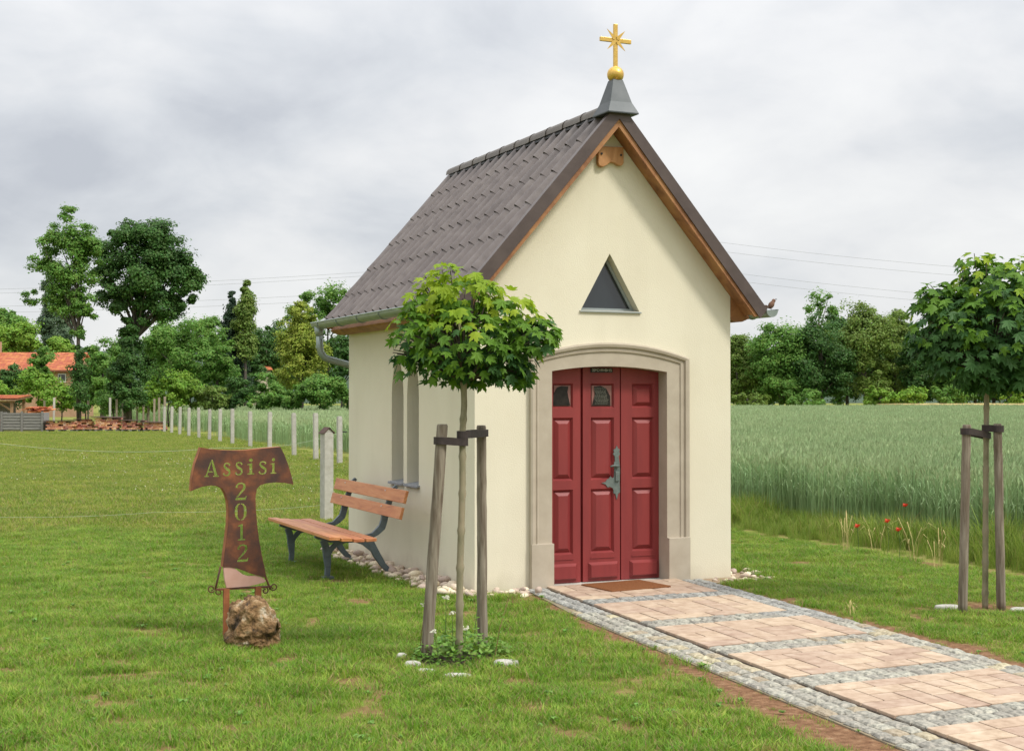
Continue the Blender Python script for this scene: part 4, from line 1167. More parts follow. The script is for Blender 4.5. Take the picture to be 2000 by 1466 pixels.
# ------------------------------------------------------------------ fence posts along the field
def post_x(y): return 5.50 + .046 * (y - 21.9)
posts_y = [21.9, 24.4, 27.0, 30.6, 33.9, 36.9, 39.2, 41.6, 44.2, 47.0, 49.6, 52.2, 54.6]
pm = MB(); pm.prism([(-.055, -.055), (.055, -.055), (.055, .055), (-.055, .055)], 'xy', -.1, 1.17); pm.prism([(-.045, -.045), (.045, -.045), (.045, .045), (-.045, .045)], 'xy', 1.17, 1.205)
pmesh = pm.mesh('fence_post', M_conc)
ordn = ['nearest', 'second nearest', 'third nearest', 'fourth nearest', 'fifth nearest', 'sixth nearest', 'seventh nearest', 'eighth nearest', 'ninth nearest', 'tenth nearest', 'third farthest', 'second farthest', 'farthest']
for i, y in enumerate(posts_y):
    s_ = rnd.uniform(.97, 1.04)
    o = link('fence_post', pmesh, None, loc=(post_x(y) + rnd.uniform(-.05, .05), y, 0), rot=(R(rnd.uniform(-1.2, 1.2)), R(rnd.uniform(-1, 1)), rnd.uniform(-.1, .1)), scl=(1, 1, s_))
    tag(o, 'pale concrete fence post, %s in the row beside the wheat field' % ordn[i], 'fence post', 'concrete posts along the wheat field')
PC = (.83, 7.2)
pp = thing('concrete_post', 'square concrete post with pointed dark cap behind the bench', 'post', (PC[0], PC[1], 0), rz=YAW + R(35))
MB().prism([(-.068, -.068), (.068, -.068), (.068, .068), (-.068, .068)], 'xy', -.1, 1.17).part('shaft', M_conc, pp, bevel=.008)
MB().prism([(-.068, 1.171), (.068, 1.171), (0, 1.222)], 'xz', -.066, .066).part('gable_top', M_conc, pp)
MB().prism([(-.088, 1.160), (-.080, 1.154), (0, 1.228), (.080, 1.154), (.088, 1.160), (0, 1.243)], 'xz', -.08, .08).part('cap', M_tar, pp)
def rope(pts, r, label, sag=0.12):
    P_ = []
    for i in range(len(pts) - 1):
        a, b = np.array(pts[i]), np.array(pts[i + 1])
        for k in range(12):
            t = k / 12; p = a * (1 - t) + b * t; p[2] -= sag * 4 * t * (1 - t); P_.append(tuple(p))
    P_.append(tuple(pts[-1]))
    o = MB().tube(P_, r, 5).part('fence_wire', M_rope, None, smooth=True); tag(o, label, 'fence wire', 'pale electric fence wires across the meadow')
a1 = at(668, 843, 35.8); a0 = at(430, 874, 27.5); am = at(-60, 858, 24.0)
rope([tuple(am), tuple(a0), tuple(a1)], .0035, 'upper pale fence wire crossing the meadow behind the sign', .14)
b1 = at(640, 985, 18.6); b0 = at(300, 1000, 17.0); bm2 = at(-60, 1008, 15.5)
rope([tuple(bm2), tuple(b0), tuple(b1)], .0018, 'lower pale fence wire low over the grass behind the sign', .03)
ins = MB().box((a1[0], a1[1], a1[2]), (.26, .03, .03)).part('insulator', M_black, None); tag(ins, 'black wire insulator on the fence post nearest the chapel', 'insulator')

# ------------------------------------------------------------------ scattered grass and wheat
def scatter(name, label, cat, pts, rot, scl, idx, variants):
    col = bpy.data.collections.new(name + '_source')
    for i, me in enumerate(variants):
        o = bpy.data.objects.new('%s_clump_%02d' % (name, i), me); col.objects.link(o)
    me = mesh_np(name, pts, np.zeros((0, 3), np.int32))
    for an, typ, val in (('rot', 'FLOAT', rot), ('scl', 'FLOAT', scl), ('idx', 'INT', idx)):
        a = me.attributes.new(an, typ, 'POINT'); a.data.foreach_set('value', np.asarray(val, dtype=np.float32 if typ == 'FLOAT' else np.int32))
    o = link(name, me); tag(o, label, cat, kind='stuff')
    g = bpy.data.node_groups.new(name + '_scatter', 'GeometryNodeTree')
    g.interface.new_socket('Geometry', in_out='INPUT', socket_type='NodeSocketGeometry'); g.interface.new_socket('Geometry', in_out='OUTPUT', socket_type='NodeSocketGeometry')
    gi = N(g, 'NodeGroupInput'); go_ = N(g, 'NodeGroupOutput'); ip = N(g, 'GeometryNodeInstanceOnPoints'); ci = N(g, 'GeometryNodeCollectionInfo')
    ci.inputs['Collection'].default_value = col; ci.inputs['Separate Children'].default_value = True; ci.inputs['Reset Children'].default_value = True
    def na(nm, dt):
        n = N(g, 'GeometryNodeInputNamedAttribute', data_type=dt); n.inputs['Name'].default_value = nm; return n.outputs['Attribute']
    cx_ = N(g, 'ShaderNodeCombineXYZ'); er = N(g, 'FunctionNodeEulerToRotation')
    l = g.links.new
    l(na('rot', 'FLOAT'), cx_.inputs[2]); l(cx_.outputs[0], er.inputs[0]); l(er.outputs[0], ip.inputs['Rotation'])
    l(na('scl', 'FLOAT'), ip.inputs['Scale']); l(na('idx', 'INT'), ip.inputs['Instance Index'])
    ip.inputs['Pick Instance'].default_value = True
    l(gi.outputs[0], ip.inputs['Points']); l(ci.outputs[0], ip.inputs['Instance']); l(ip.outputs[0], go_.inputs[0])
    md = o.modifiers.new('scatter', 'NODES'); md.node_group = g
    return o

def grassmat(name, cols, dry, scale=1.1):
    m = bpy.data.materials.new(name); m.use_nodes = True
    t = m.node_tree; t.nodes.clear(); l = t.links.new
    o = N(t, 'ShaderNodeOutputMaterial'); b = N(t, 'ShaderNodeBsdfPrincipled'); b.inputs['Roughness'].default_value = .55; b.inputs['Specular IOR Level'].default_value = .3
    g = N(t, 'ShaderNodeNewGeometry')
    nz = N(t, 'ShaderNodeTexNoise'); nz.inputs['Scale'].default_value = scale; nz.inputs['Detail'].default_value = 4; l(g.outputs['Position'], nz.inputs['Vector'])
    nz2 = N(t, 'ShaderNodeTexNoise'); nz2.inputs['Scale'].default_value = scale * 7; nz2.inputs['Detail'].default_value = 3; l(g.outputs['Position'], nz2.inputs['Vector'])
    f = M(t, 'ADD', M(t, 'MULTIPLY', nz.outputs[0], .5), M(t, 'MULTIPLY', nz2.outputs[0], .5))
    f = M(t, 'ADD', f, M(t, 'MULTIPLY_ADD', g.outputs['Random Per Island'], .34, -.17))
    r = N(t, 'ShaderNodeValToRGB')
    for i, c in enumerate(cols):
        p = .32 + .36 * i / (len(cols) - 1); e = r.color_ramp.elements[i] if i < 2 else r.color_ramp.elements.new(p); e.position = p; e.color = (*c, 1)
    l(f, r.inputs[0])
    gt_ = M(t, 'GREATER_THAN', g.outputs['Random Per Island'], 1 - dry)
    mx_ = N(t, 'ShaderNodeMix', data_type='RGBA'); l(gt_, mx_.inputs[0]); l(r.outputs[0], mx_.inputs[6]); mx_.inputs[7].default_value = (.33, .27, .11, 1)
    l(mx_.outputs[2], b.inputs['Base Color'])
    tr = N(t, 'ShaderNodeBsdfTranslucent'); l(mx_.outputs[2], tr.inputs[0]); ms = N(t, 'ShaderNodeMixShader'); ms.inputs[0].default_value = .42
    l(b.outputs[0], ms.inputs[1]); l(tr.outputs[0], ms.inputs[2]); l(ms.outputs[0], o.inputs[0])
    return m
M_grass = grassmat('lawn_blades', [(.115, .250, .020), (.205, .365, .030), (.38, .46, .08)], .16, 2.2)
M_meadow = grassmat('meadow_blades', [(.125, .215, .025), (.235, .32, .038), (.42, .42, .095)], .18, .8)
M_tall = grassmat('verge_blades', [(.14, .235, .03), (.22, .32, .045), (.36, .42, .09)], .07)

def tuft(nb, rad, h0, h1, wd, lean, seed, mats, bend=True, flat=0):
    r = np.random.default_rng(seed)
    a = r.uniform(0, 2 * PI, nb); rr = rad * np.sqrt(r.uniform(0, 1, nb)); x = rr * np.cos(a); y = rr * np.sin(a)
    h = r.uniform(h0, h1, nb); d = r.uniform(0, 2 * PI, nb); le = np.abs(r.normal(lean, lean * .6, nb)) * h
    w0 = wd * r.uniform(.7, 1.3, nb); pd = d + PI / 2 + r.normal(0, .5, nb)
    b0 = np.stack([x, y, np.zeros(nb) - .004], 1)
    mid = b0 + np.stack([np.cos(d) * le * .35, np.sin(d) * le * .35, h * .6], 1)
    tip = b0 + np.stack([np.cos(d) * le, np.sin(d) * le, h], 1)
    sx = np.stack([np.cos(pd) * w0, np.sin(pd) * w0, np.zeros(nb)], 1)
    V = np.stack([b0 - sx, b0 + sx, mid + sx * .8, mid - sx * .8, tip], 1).reshape(-1, 3)
    i = np.arange(nb)[:, None] * 5
    F = [tuple(q) for q in (i + [0, 1, 2, 3])] + [tuple(q) for q in (i + [3, 2, 4])]
    return mesh_np('tuft', V, F, mats)

def in_view(x, y, m=1.12):
    d = np.stack([x, y], 1) - CAM[:2]
    z = d @ FW[:2]; s_ = d @ RT[:2]
    return (z > 3) & (np.abs(s_) < z * (1000 / FPX) * m + .6)
def free(x, y):
    ok = ~((x > -.05) & (x < W_ + .05) & (y > -.05) & (y < D_ + .1))
    on = (y < .1) & (y > -8) & (x > path_left(y) - LBf(y) + .02) & (x < path_right(y) + RB - .02); ok &= ~on
    gr = ((x > -.30) & (x < .0) & (y > -.1) & (y < 3.62)) | ((x > -.18) & (x < .5) & (y > -.30) & (y < .1)) | ((x > 2.15) & (x < 2.82) & (y > -.32) & (y < .42)); ok &= ~gr
    ok &= ~(((x - TREE1[0] - .02) / .30) ** 2 + ((y - TREE1[1] - .03) / .21) ** 2 < 1)
    return ok
FIELD_X = lambda y: 5.35 + .046 * np.maximum(y - 2, 0) + np.where(y > 15, .35, 0)
# near lawn
NP = 78000
def seed_pts(n, d0, d1, sp=1.15):
    d = np.sqrt(rng.uniform(0, 1, n) * (d1 ** 2 - d0 ** 2) + d0 ** 2); s_ = rng.uniform(-1, 1, n) * (1000 / FPX) * sp
    x = CAM[0] + d * (FW[0] + RT[0] * s_); y = CAM[1] + d * (FW[1] + RT[1] * s_)
    return x, y
x, y = seed_pts(NP, 5.6, 17.5)
jag = fbm(x * .9, y * .9, 44) * 1.6
ok = free(x, y) & (x < 4.9) & (y < 6.3 + jag)
bmk = bare_mask(x, y)
speck = fbm(x * 5.5, y * 5.5, 63, 3)
ok &= rng.uniform(0, 1, NP) > bmk * .90
ok &= (speck > .40) | (rng.uniform(0, 1, NP) < .25)
x, y, bmk = x[ok], y[ok], bmk[ok]
hn = fbm(x * 1.3, y * 1.3, 21); hn2 = fbm(x * 5, y * 5, 31)
s_ = (.50 + .95 * hn * hn2 * 2.4 + rng.uniform(-.12, .12, len(x))) * (1 - .45 * bmk)
near = np.hypot(x + 4.45, y + 10.78)
tv = [tuft(30, .070, .016, .044, .0021, .75, 100 + i, [M_grass]) for i in range(6)]
scatter('grass', 'short green lawn grass growing round the chapel and the path', 'grass', np.stack([x, y, np.zeros(len(x))], 1), rng.uniform(0, 6.28, len(x)), s_ * 1.15, rng.integers(0, 6, len(x)), tv)
# sparse taller tufts in the lawn and along the path edge
x, y = seed_pts(1500, 5.8, 15)
ok = free(x, y) & (x < 4.8) & (y < 6) & (fbm(x * .8, y * .8, 71) > .45); x, y = x[ok], y[ok]
tv2 = [tuft(30, .05, .035, .085, .0026, .8, 140 + i, [M_grass]) for i in range(4)]
scatter('grass_tuft', 'slightly taller green tufts standing out of the lawn', 'grass', np.stack([x, y, np.zeros(len(x))], 1), rng.uniform(0, 6.28, len(x)), rng.uniform(.6, 1.1, len(x)), rng.integers(0, 4, len(x)), tv2)
# broad-leaved weeds in the lawn
def rosette(seed):
    r = np.random.default_rng(seed); V = []; F = []; b = 0
    for k in range(14):
        a = r.uniform(0, 2 * PI); ln = r.uniform(.02, .055); w_ = ln * .28; c, s__ = math.cos(a), math.sin(a); z = r.uniform(.015, .04)
        V += [(0, 0, .004), (c * ln * .5 - s__ * w_, s__ * ln * .5 + c * w_, z), (c * ln, s__ * ln, z * .7), (c * ln * .5 + s__ * w_, s__ * ln * .5 - c * w_, z)]
        F.append((b, b + 1, b + 2, b + 3)); b += 4
    return mesh_np('rosette', V, F, [M_herb])
x, y = seed_pts(420, 5.8, 16)
ok = free(x, y) & (x < 4.8) & (y < 6) & (fbm(x * .6, y * .6, 91) > .42); x, y = x[ok], y[ok]
scatter('lawn_weeds', 'small broad-leaved weeds dotted through the lawn', 'weeds', np.stack([x, y, np.zeros(len(x)) + .008], 1), rng.uniform(0, 6.28, len(x)), rng.uniform(.4, .95, len(x)), rng.integers(0, 4, len(x)), [rosette(300 + i) for i in range(4)])
# meadow behind
x, y = seed_pts(26000, 15, 80)
jag = fbm(x * .9, y * .9, 44) * 1.6
ok = free(x, y) & (y > 5.5 + jag) & (x < FIELD_X(y) - .3) & ((y < 56.5) | (x > 9) | (x < -9))
x, y = x[ok], y[ok]
keep = rng.uniform(0, 1, len(x)) < 1.0
x, y = x[keep], y[keep]
tv3 = [tuft(110, .42, .035, .085, .0055, .7, 160 + i, [M_meadow]) for i in range(5)]
dd = np.hypot(x + 4.45, y + 10.78)
# extra density close by
x2, y2 = seed_pts(9000, 16, 34)
jag2 = fbm(x2 * .9, y2 * .9, 44) * 1.6
ok = free(x2, y2) & (y2 > 5.4 + jag2) & (x2 < FIELD_X(y2) - .3); x2, y2 = x2[ok], y2[ok]
x = np.concatenate([x, x2]); y = np.concatenate([y, y2])
scatter('meadow_grass', 'rougher yellowish meadow grass behind the lawn up to the fence', 'grass', np.stack([x, y, np.zeros(len(x))], 1), rng.uniform(0, 6.28, len(x)), rng.uniform(.6, 1.0, len(x)) * (.6 + .8 * fbm(x * .35, y * .35, 3)), rng.integers(0, 5, len(x)), tv3)
# clover heads in the meadow
fm = MB()
x, y = seed_pts(1500, 15, 40)
for a, b in zip(x, y):
    if b > 6.5 and a < 5 and vnoise(a * .5, b * .5, 88) > .45:
        s_ = rnd.uniform(.007, .014); fm.box((a, b, rnd.uniform(.05, .09)), (s_, s_, s_), rz=rnd.random(), rx=rnd.random())
o = fm.part('clover_heads', M_whitefl, None, fixn=False); tag(o, 'tiny pale clover heads dotted over the meadow grass', 'clover', kind='stuff')

# wheat
M_wstem = mat('wheat_leaf_blue_green', [(0.237, 0.353, 0.156), (0.344, 0.459, 0.217)], scale=.8, rough=.6, coord='World', island=.45, trans=.35)
M_wear = mat('wheat_ear', [(.33, .43, .22), (.44, .52, .28)], scale=.6, rough=.7, coord='World', island=.4, trans=.15)
def wheat_patch(n, size, seed, wk=1.0):
    r = np.random.default_rng(seed)
    x = r.uniform(-size / 2, size / 2, n); y = r.uniform(-size / 2, size / 2, n); h = r.normal(.755, .055, n)
    d = r.uniform(0, 2 * PI, n); le = np.abs(r.normal(.05, .04, n)); o = []; F = []; MI = []; V = []
    b = 0
    for i in range(n):
        lx, ly = math.cos(d[i]) * le[i], math.sin(d[i]) * le[i]; pa = r.uniform(0, PI); wx, wy = math.cos(pa) * .0038 * wk, math.sin(pa) * .0038 * wk
        p0 = (x[i], y[i], 0); p1 = (x[i] + lx, y[i] + ly, h[i])
        V += [(p0[0] - wx, p0[1] - wy, 0), (p0[0] + wx, p0[1] + wy, 0), (p1[0] + wx, p1[1] + wy, p1[2]), (p1[0] - wx, p1[1] - wy, p1[2])]
        F.append((b, b + 1, b + 2, b + 3)); MI.append(0); b += 4
        # ear: two crossed lozenges
        el = r.uniform(.075, .105) * wk ** .5; ew = .0108 * wk; ex, ey = lx * .5, ly * .5
        for q in (pa, pa + PI / 2):
            cx, cy = math.cos(q) * ew, math.sin(q) * ew
            V += [p1, (p1[0] + cx + ex * .3, p1[1] + cy + ey * .3, p1[2] + el * .4), (p1[0] + ex, p1[1] + ey, p1[2] + el), (p1[0] - cx + ex * .3, p1[1] - cy + ey * .3, p1[2] + el * .4)]
            F.append((b, b + 1, b + 2, b + 3)); MI.append(1); b += 4
        for q in range(2):
            hz = h[i] * r.uniform(.45, .85); a = r.uniform(0, 2 * PI); ln = r.uniform(.12, .22); cx, cy = math.cos(a), math.sin(a); ww = .0065 * wk
            m_ = (x[i] + lx * .7 + cx * ln * .45, y[i] + ly * .7 + cy * ln * .45, hz + ln * .55); t_ = (x[i] + lx * .7 + cx * ln * .8, y[i] + ly * .7 + cy * ln * .8, hz + ln * r.uniform(.35, 1.0))
            s0 = (x[i] + lx * .7, y[i] + ly * .7, hz)
            V += [s0, (m_[0] - cy * ww, m_[1] + cx * ww, m_[2]), t_, (m_[0] + cy * ww, m_[1] - cx * ww, m_[2])]
            F.append((b, b + 1, b + 2, b + 3)); MI.append(0); b += 4
    return mesh_np('wheat_patch', np.array(V), np.array(F, dtype=np.int32), [M_wstem, M_wear], mi=MI)
wp = [wheat_patch(430, 1.15, 200 + i) for i in range(4)]
pts = []
step = 1.0
for gx_ in np.arange(4.5, 110, step):
    for gy_ in np.arange(-4, 60, step):
        pts.append((gx_, gy_))
P_ = np.array(pts) + rng.uniform(-.12, .12, (len(pts), 2))
dist = (P_ - CAM[:2]) @ FW[:2]
ok = (P_[:, 0] > FIELD_X(P_[:, 1]) + .35 + .55 * fbm(P_[:, 0] * .8, P_[:, 1] * .8, 19)) & in_view(P_[:, 0], P_[:, 1], 1.25) & (dist < 42)
P1 = P_[ok]
scatter('wheat', 'unripe blue-green wheat filling the field beside and behind the chapel', 'wheat', np.stack([P1[:, 0], P1[:, 1], np.zeros(len(P1))], 1), rng.integers(0, 4, len(P1)) * PI / 2 + rng.uniform(-.1, .1, len(P1)), 1.0 + .10 * (fbm(P1[:, 0] * .25, P1[:, 1] * .25, 6) - .5) + .03 * (rng.uniform(0, 1, len(P1)) - .5), rng.integers(0, 4, len(P1)), wp)
wp2 = [wheat_patch(420, 2.5, 230 + i, 2.0) for i in range(3)]
pts = [(a, b) for a in np.arange(4.5, 130, 2.2) for b in np.arange(-4, 125, 2.2)]
P_ = np.array(pts) + rng.uniform(-.3, .3, (len(pts), 2))
dist = (P_ - CAM[:2]) @ FW[:2]
ok = (P_[:, 0] > FIELD_X(P_[:, 1]) + .9) & in_view(P_[:, 0], P_[:, 1], 1.2) & (dist > 41) & (dist < 116)
P2 = P_[ok]
scatter('far_wheat', 'far part of the unripe wheat field stretching to the forest edge', 'wheat', np.stack([P2[:, 0], P2[:, 1], np.zeros(len(P2))], 1), rng.integers(0, 4, len(P2)) * PI / 2, 1.0 + .08 * (fbm(P2[:, 0] * .1, P2[:, 1] * .1, 6) - .5), rng.integers(0, 3, len(P2)), wp2)
# body of the crop below the ears and a ripe strip beyond it
fp_ = [tuple(p[:2]) for p in (ground_at(1470, 116), ground_at(2150, 116), ground_at(2150, 8 + 0))]
def fieldpoly(zt_, name, m, d0, d1, u0, u1):
    a, b, c, d = ground_at(u0, d0), ground_at(u1, d0), ground_at(u1, d1), ground_at(u0, d1)
    return [tuple(a[:2]), tuple(b[:2]), tuple(c[:2]), tuple(d[:2])]
corn = [(FIELD_X(np.array(y_)) + 3.6, y_) for y_ in (-3.5, 3, 9, 15.5, 30, 60, 88)]
corn = [(float(a), b) for a, b in corn]
far_l = ground_at(300, 116); far_r = ground_at(2200, 116)
poly = corn + [(float(far_l[0]) + 12, float(far_l[1]))] if False else corn + [(float(far_l[0]), float(far_l[1])), (float(far_r[0]), float(far_r[1])), (30.0, -3.5)]
M_crop = mat('crop_body', [(.12, .20, .10), (.17, .26, .13)], scale=3, rough=1, coord='World', bump=1, bscale=9, bdist=.15)
cb = MB().prism(poly, 'xy', .002, .50)
o = link('wheat_field', cb.mesh('wheat_field', M_crop)); tag(o, kind='structure')
a, b, c, d = ground_at(1760, 117.0), ground_at(2300, 117.0), ground_at(2300, 124), ground_at(1690, 124)
o = link('ripe_field', MB().prism([tuple(p[:2]) for p in (a, b, c, d)], 'xy', .0, 1.04).mesh('ripe_field', mat('ripe_straw_field', [(.62, .48, .20), (.72, .57, .28)], scale=1.5, rough=1, coord='World', bump=1, bscale=4, bdist=.2))); tag(o, kind='structure')

# verge between lawn and wheat: tall grass, poppies, dry tufts
x = rng.uniform(4.5, 6.3, 3000); y = rng.uniform(-3.8, 20, 3000)
edge = FIELD_X(y) + .35
wv = .40 + .75 * fbm(y * .7, y * 0, 12)
hh = np.clip(1 - np.abs(x - edge) / wv, 0, 1)
ok = (hh > .02) & (rng.uniform(0, 1, 3000) < .35 + hh); x, y, hh = x[ok], y[ok], hh[ok]
tv4 = [tuft(64, .15, .10, .46, .0036, .5, 180 + i, [M_tall]) for i in range(4)]
scatter('verge_grass', 'tall wild grass along the edge of the wheat', 'grass', np.stack([x, y, np.zeros(len(x))], 1), rng.uniform(0, 6.28, len(x)), (.22 + .8 * hh) * (.25 + 1.3 * fbm(x * 1.3, y * 1.3, 17)), rng.integers(0, 4, len(x)), tv4)
def poppy(u, v, d, h, lb):
    p = at(u, v, d); root = thing('poppy', lb, 'poppy', (p[0], p[1], 0), group='red poppies at the wheat edge')
    h = p[2]
    MB().tube([(0, 0, 0), (.02, 0, h * .5), (0, 0, h)], .003, 5).part('stem', M_stem, root)
    for k in range(5):
        a = k * 2 * PI / 5 + rnd.random() * .3; mb = MB(); V = []; n = 5
        for j in range(n + 1):
            t = -.75 + 1.5 * j / n
            V.append((math.cos(a + t) * .030, math.sin(a + t) * .030, h + .030 + .012 * math.sin(k * 2.1) + .006 * math.cos(j * 2.3)))
        V.append((0, 0, h)); mb.add(V, [(j, j + 1, n + 1) for j in range(n)]); mb.part('petal', M_poppy, root, fixn=False)
    MB().lathe([(.0, 0), (.009, .005), (.007, .014), (0, .016)], (0, 0, h), 8).part('seed_head', M_black, root)
poppy(1674, 1031, 14.2, .3, 'red poppy on the far left of the four at the wheat edge')
poppy(1733, 1021, 14.4, .4, 'half open red poppy between the other two low poppies')
poppy(1755, 1038, 13.8, .3, 'brightest red poppy nearest the dry grass tufts')
poppy(1768, 990, 15.5, .5, 'small faint red poppy highest up in the wheat')
for (u, d, hgt, lb) in ((1650, 14.6, .42, 'pale dry grass tuft arching at the left of the poppies'), (1710, 14.4, .40, 'dry straw coloured tuft just above the poppies'), (1780, 13.7, .42, 'dry straw coloured tuft right of the brightest poppy'), (1830, 13.4, .36, 'drooping golden dry grass tuft nearest the right-hand stakes'), (1660, 10.5, .10, 'small dry tuft in the lawn by the right edge of the path')):
    p = ground_at(u, d); mb = MB(org=(p[0], p[1], 0))
    for k in range(9):
        a = rnd.uniform(0, 6.28); b = Vector((p[0] + rnd.uniform(-.05, .05), p[1] + rnd.uniform(-.05, .05), 0)); dr = Vector((math.cos(a), math.sin(a), 0)); w_ = Vector((-dr.y, dr.x, 0)) * .002; hh_ = hgt * rnd.uniform(.6, 1.1)
        q = [b, b + dr * hh_ * .15 + Vector((0, 0, hh_ * .6)), b + dr * hh_ * .38 + Vector((0, 0, hh_)), b + dr * hh_ * .65 + Vector((0, 0, hh_ * .85))]
        mb.add([q[0] - w_, q[0] + w_, q[1] + w_, q[1] - w_, q[2] + w_ * 1.6, q[2] - w_ * 1.6, q[3]], [(0, 1, 2, 3), (3, 2, 4, 5), (5, 4, 6)])
    o = link('dry_grass', mb.mesh('dry_grass', M_straw, fixn=False), None, loc=(p[0], p[1], 0)); tag(o, lb, 'dry grass', 'dry grass tufts on the right')

# ------------------------------------------------------------------ background trees
def crown_mesh(name, lobes, ncl, leaves, lsz, m, seed, clump=.3, hollow=.5, gap=0):
    """lobes: (cx,cy,cz,rx,ry,rz). clumps of small leaf faces spread through the volume"""
    r = np.random.default_rng(seed)
    lob = np.array(lobes, float); vol = (lob[:, 3] * lob[:, 5]) ** (.55 if len(lob) in (6, 8) else 1.0); pr = vol / vol.sum()
    li = r.choice(len(lob), ncl, p=pr)
    e = r.normal(0, 1, (ncl, 3)); e /= np.linalg.norm(e, axis=1)[:, None]
    k = (hollow + (1 - hollow) * r.uniform(0, 1, ncl) ** .6)
    C_ = lob[li, :3] + e * lob[li, 3:] * k[:, None] * .93
    cr = clump * np.minimum(lob[li, 3], lob[li, 5]) * r.uniform(.6, 1.25, ncl)
    n = ncl * leaves; ci = np.repeat(np.arange(ncl), leaves)
    d = r.normal(0, 1, (n, 3)); d /= np.linalg.norm(d, axis=1)[:, None]; d[:, 2] = np.where(r.uniform(0, 1, n) < .35, np.abs(d[:, 2]), d[:, 2])
    rad = cr[ci] * r.uniform(.1, 1.0, n) ** .5 * (1 + np.abs(r.normal(0, .40, n)))
    P = C_[ci] + d * rad[:, None] * [1, 1, .72]
    nr = d * .8 + e[ci] * .4 + np.array([0, 0, .5]) + r.normal(0, .45, (n, 3)); nr /= np.linalg.norm(nr, axis=1)[:, None]
    t = np.cross(nr, r.normal(0, 1, (n, 3))); t /= np.linalg.norm(t, axis=1)[:, None]; b = np.cross(nr, t)
    s = lsz * r.uniform(.6, 1.25, n)[:, None]
    V = np.stack([P - t * s, P - b * s * .62, P + t * s, P + b * s * .62 + nr * s * .2], 1).reshape(-1, 3)
    F = np.arange(n * 4, dtype=np.int32).reshape(-1, 4)
    return mesh_np(name, V, F, [m]), C_
def tree(name, label, cat, u, d, vtop, vbot, wpx, m, group, seed, shape='round', ncl=46, leaves=190, lsz=None, trunk_r=.14, clump=.34, hollow=.45, lobes=None, vground=None, limbs=9, trunk_u=None):
    g = ground_at(u if trunk_u is None else trunk_u, d)
    du = 0 if trunk_u is None else (u - trunk_u) / FPX * d
    ztop = 1.65 + (774 - vtop) / FPX * d; zbot = max(.1, 1.65 + (774 - vbot) / FPX * d); hw = wpx / 2 / FPX * d
    H = ztop - zbot; zc_ = (ztop + zbot) / 2
    r = random.Random(seed)
    root = thing(name, label, cat, (g[0], g[1], 0), group=group)
    L2 = lambda l_, dep, z: (RT[0] * l_ - RT[1] * dep, RT[1] * l_ + RT[0] * dep, z)
    lsz = lsz or d * .00095
    if lobes is None:
        if shape == 'round':
            lb_ = [(*L2(du, 0, zc_), hw * .84, hw * .84, H * .46)]
            for k in range(7):
                a = r.uniform(0, 2 * PI); q = r.uniform(.35, .6)
                lb_.append((*L2(du + math.cos(a) * hw * q, r.uniform(-.4, .4) * hw, zc_ + math.sin(a) * H * .5 * q), hw * r.uniform(.32, .52), hw * .5, H * r.uniform(.16, .25)))
        elif shape == 'column':
            lb_ = [(*L2(du + r.uniform(-.15, .15) * hw, 0, zbot + H * (k + .5) / 6), hw * (.95, 1, 1, .9, .75, .45)[k], hw * .9, H * .13) for k in range(6)]
        elif shape == 'cone':
            lb_ = [(*L2(du, 0, zbot + H * (k + .5) / 8), hw * (1.02 - k / 8.2), hw * (1.02 - k / 8.2), H * .085) for k in range(8)]
    else:
        lb_ = [(*L2((x_ - (u if trunk_u is None else trunk_u)) / FPX * d, dep, 1.65 + (774 - y_) / FPX * d), rx_ / FPX * d, rx_ / FPX * d * .8, ry_ / FPX * d) for (x_, dep, y_, rx_, ry_) in lobes]
    me, C_ = crown_mesh('crown', lb_, ncl, leaves, lsz, m, seed, clump, hollow)
    link('crown', me, root)
    tm = MB(); top = zbot + H * .6
    pts = [(0, 0, -.2), (r.uniform(-.1, .1), 0, top * .35), (du * .4, 0, top * .7), (du * .8, 0, top)]
    tm.tube(pts, [trunk_r, trunk_r * .8, trunk_r * .6, trunk_r * .25], 8)
    for k in range(limbs):
        c = C_[r.randrange(len(C_))]; s0 = np.array(pts[1]) * .3 + np.array(pts[2]) * .7; s0[2] = max(zbot * .9, min(top * .95, c[2] * r.uniform(.5, .8)))
        s0 = np.array([du * s0[2] / max(top, .1) * .8, 0, s0[2]]); m_ = s0 * .5 + c * .5 + np.array([0, 0, .15])
        tm.tube([tuple(s0), tuple(m_), tuple(c)], [trunk_r * .4, trunk_r * .25, trunk_r * .08], 5, cap=False)
    tm.part('trunk', M_bark2, root, smooth=True)
    return root
G_dark = leafmat('dark_green_foliage', (.048, .115, .028), (.095, .20, .040), .36)
G_mid = leafmat('mid_green_foliage', (.11, .235, .042), (.20, .36, .065), .42)
G_lime = leafmat('lime_green_foliage', (.15, .29, .030), (.27, .43, .055), .4)
G_olive = leafmat('olive_green_foliage', (.135, .215, .038), (.22, .31, .060), .4)
G_gold = leafmat('golden_conifer_foliage', (.20, .265, .032), (.38, .44, .065), .36, 2.2)
G_blue = leafmat('blue_green_foliage', (.11, .18, .10), (.17, .25, .14), .36)
G_fir = leafmat('spruce_needles', (.022, .05, .026), (.045, .085, .036), .2)
GL, GR, GB = 'trees and shrubs on the left', 'trees along the field edge on the right', 'bushes along the left field edge'
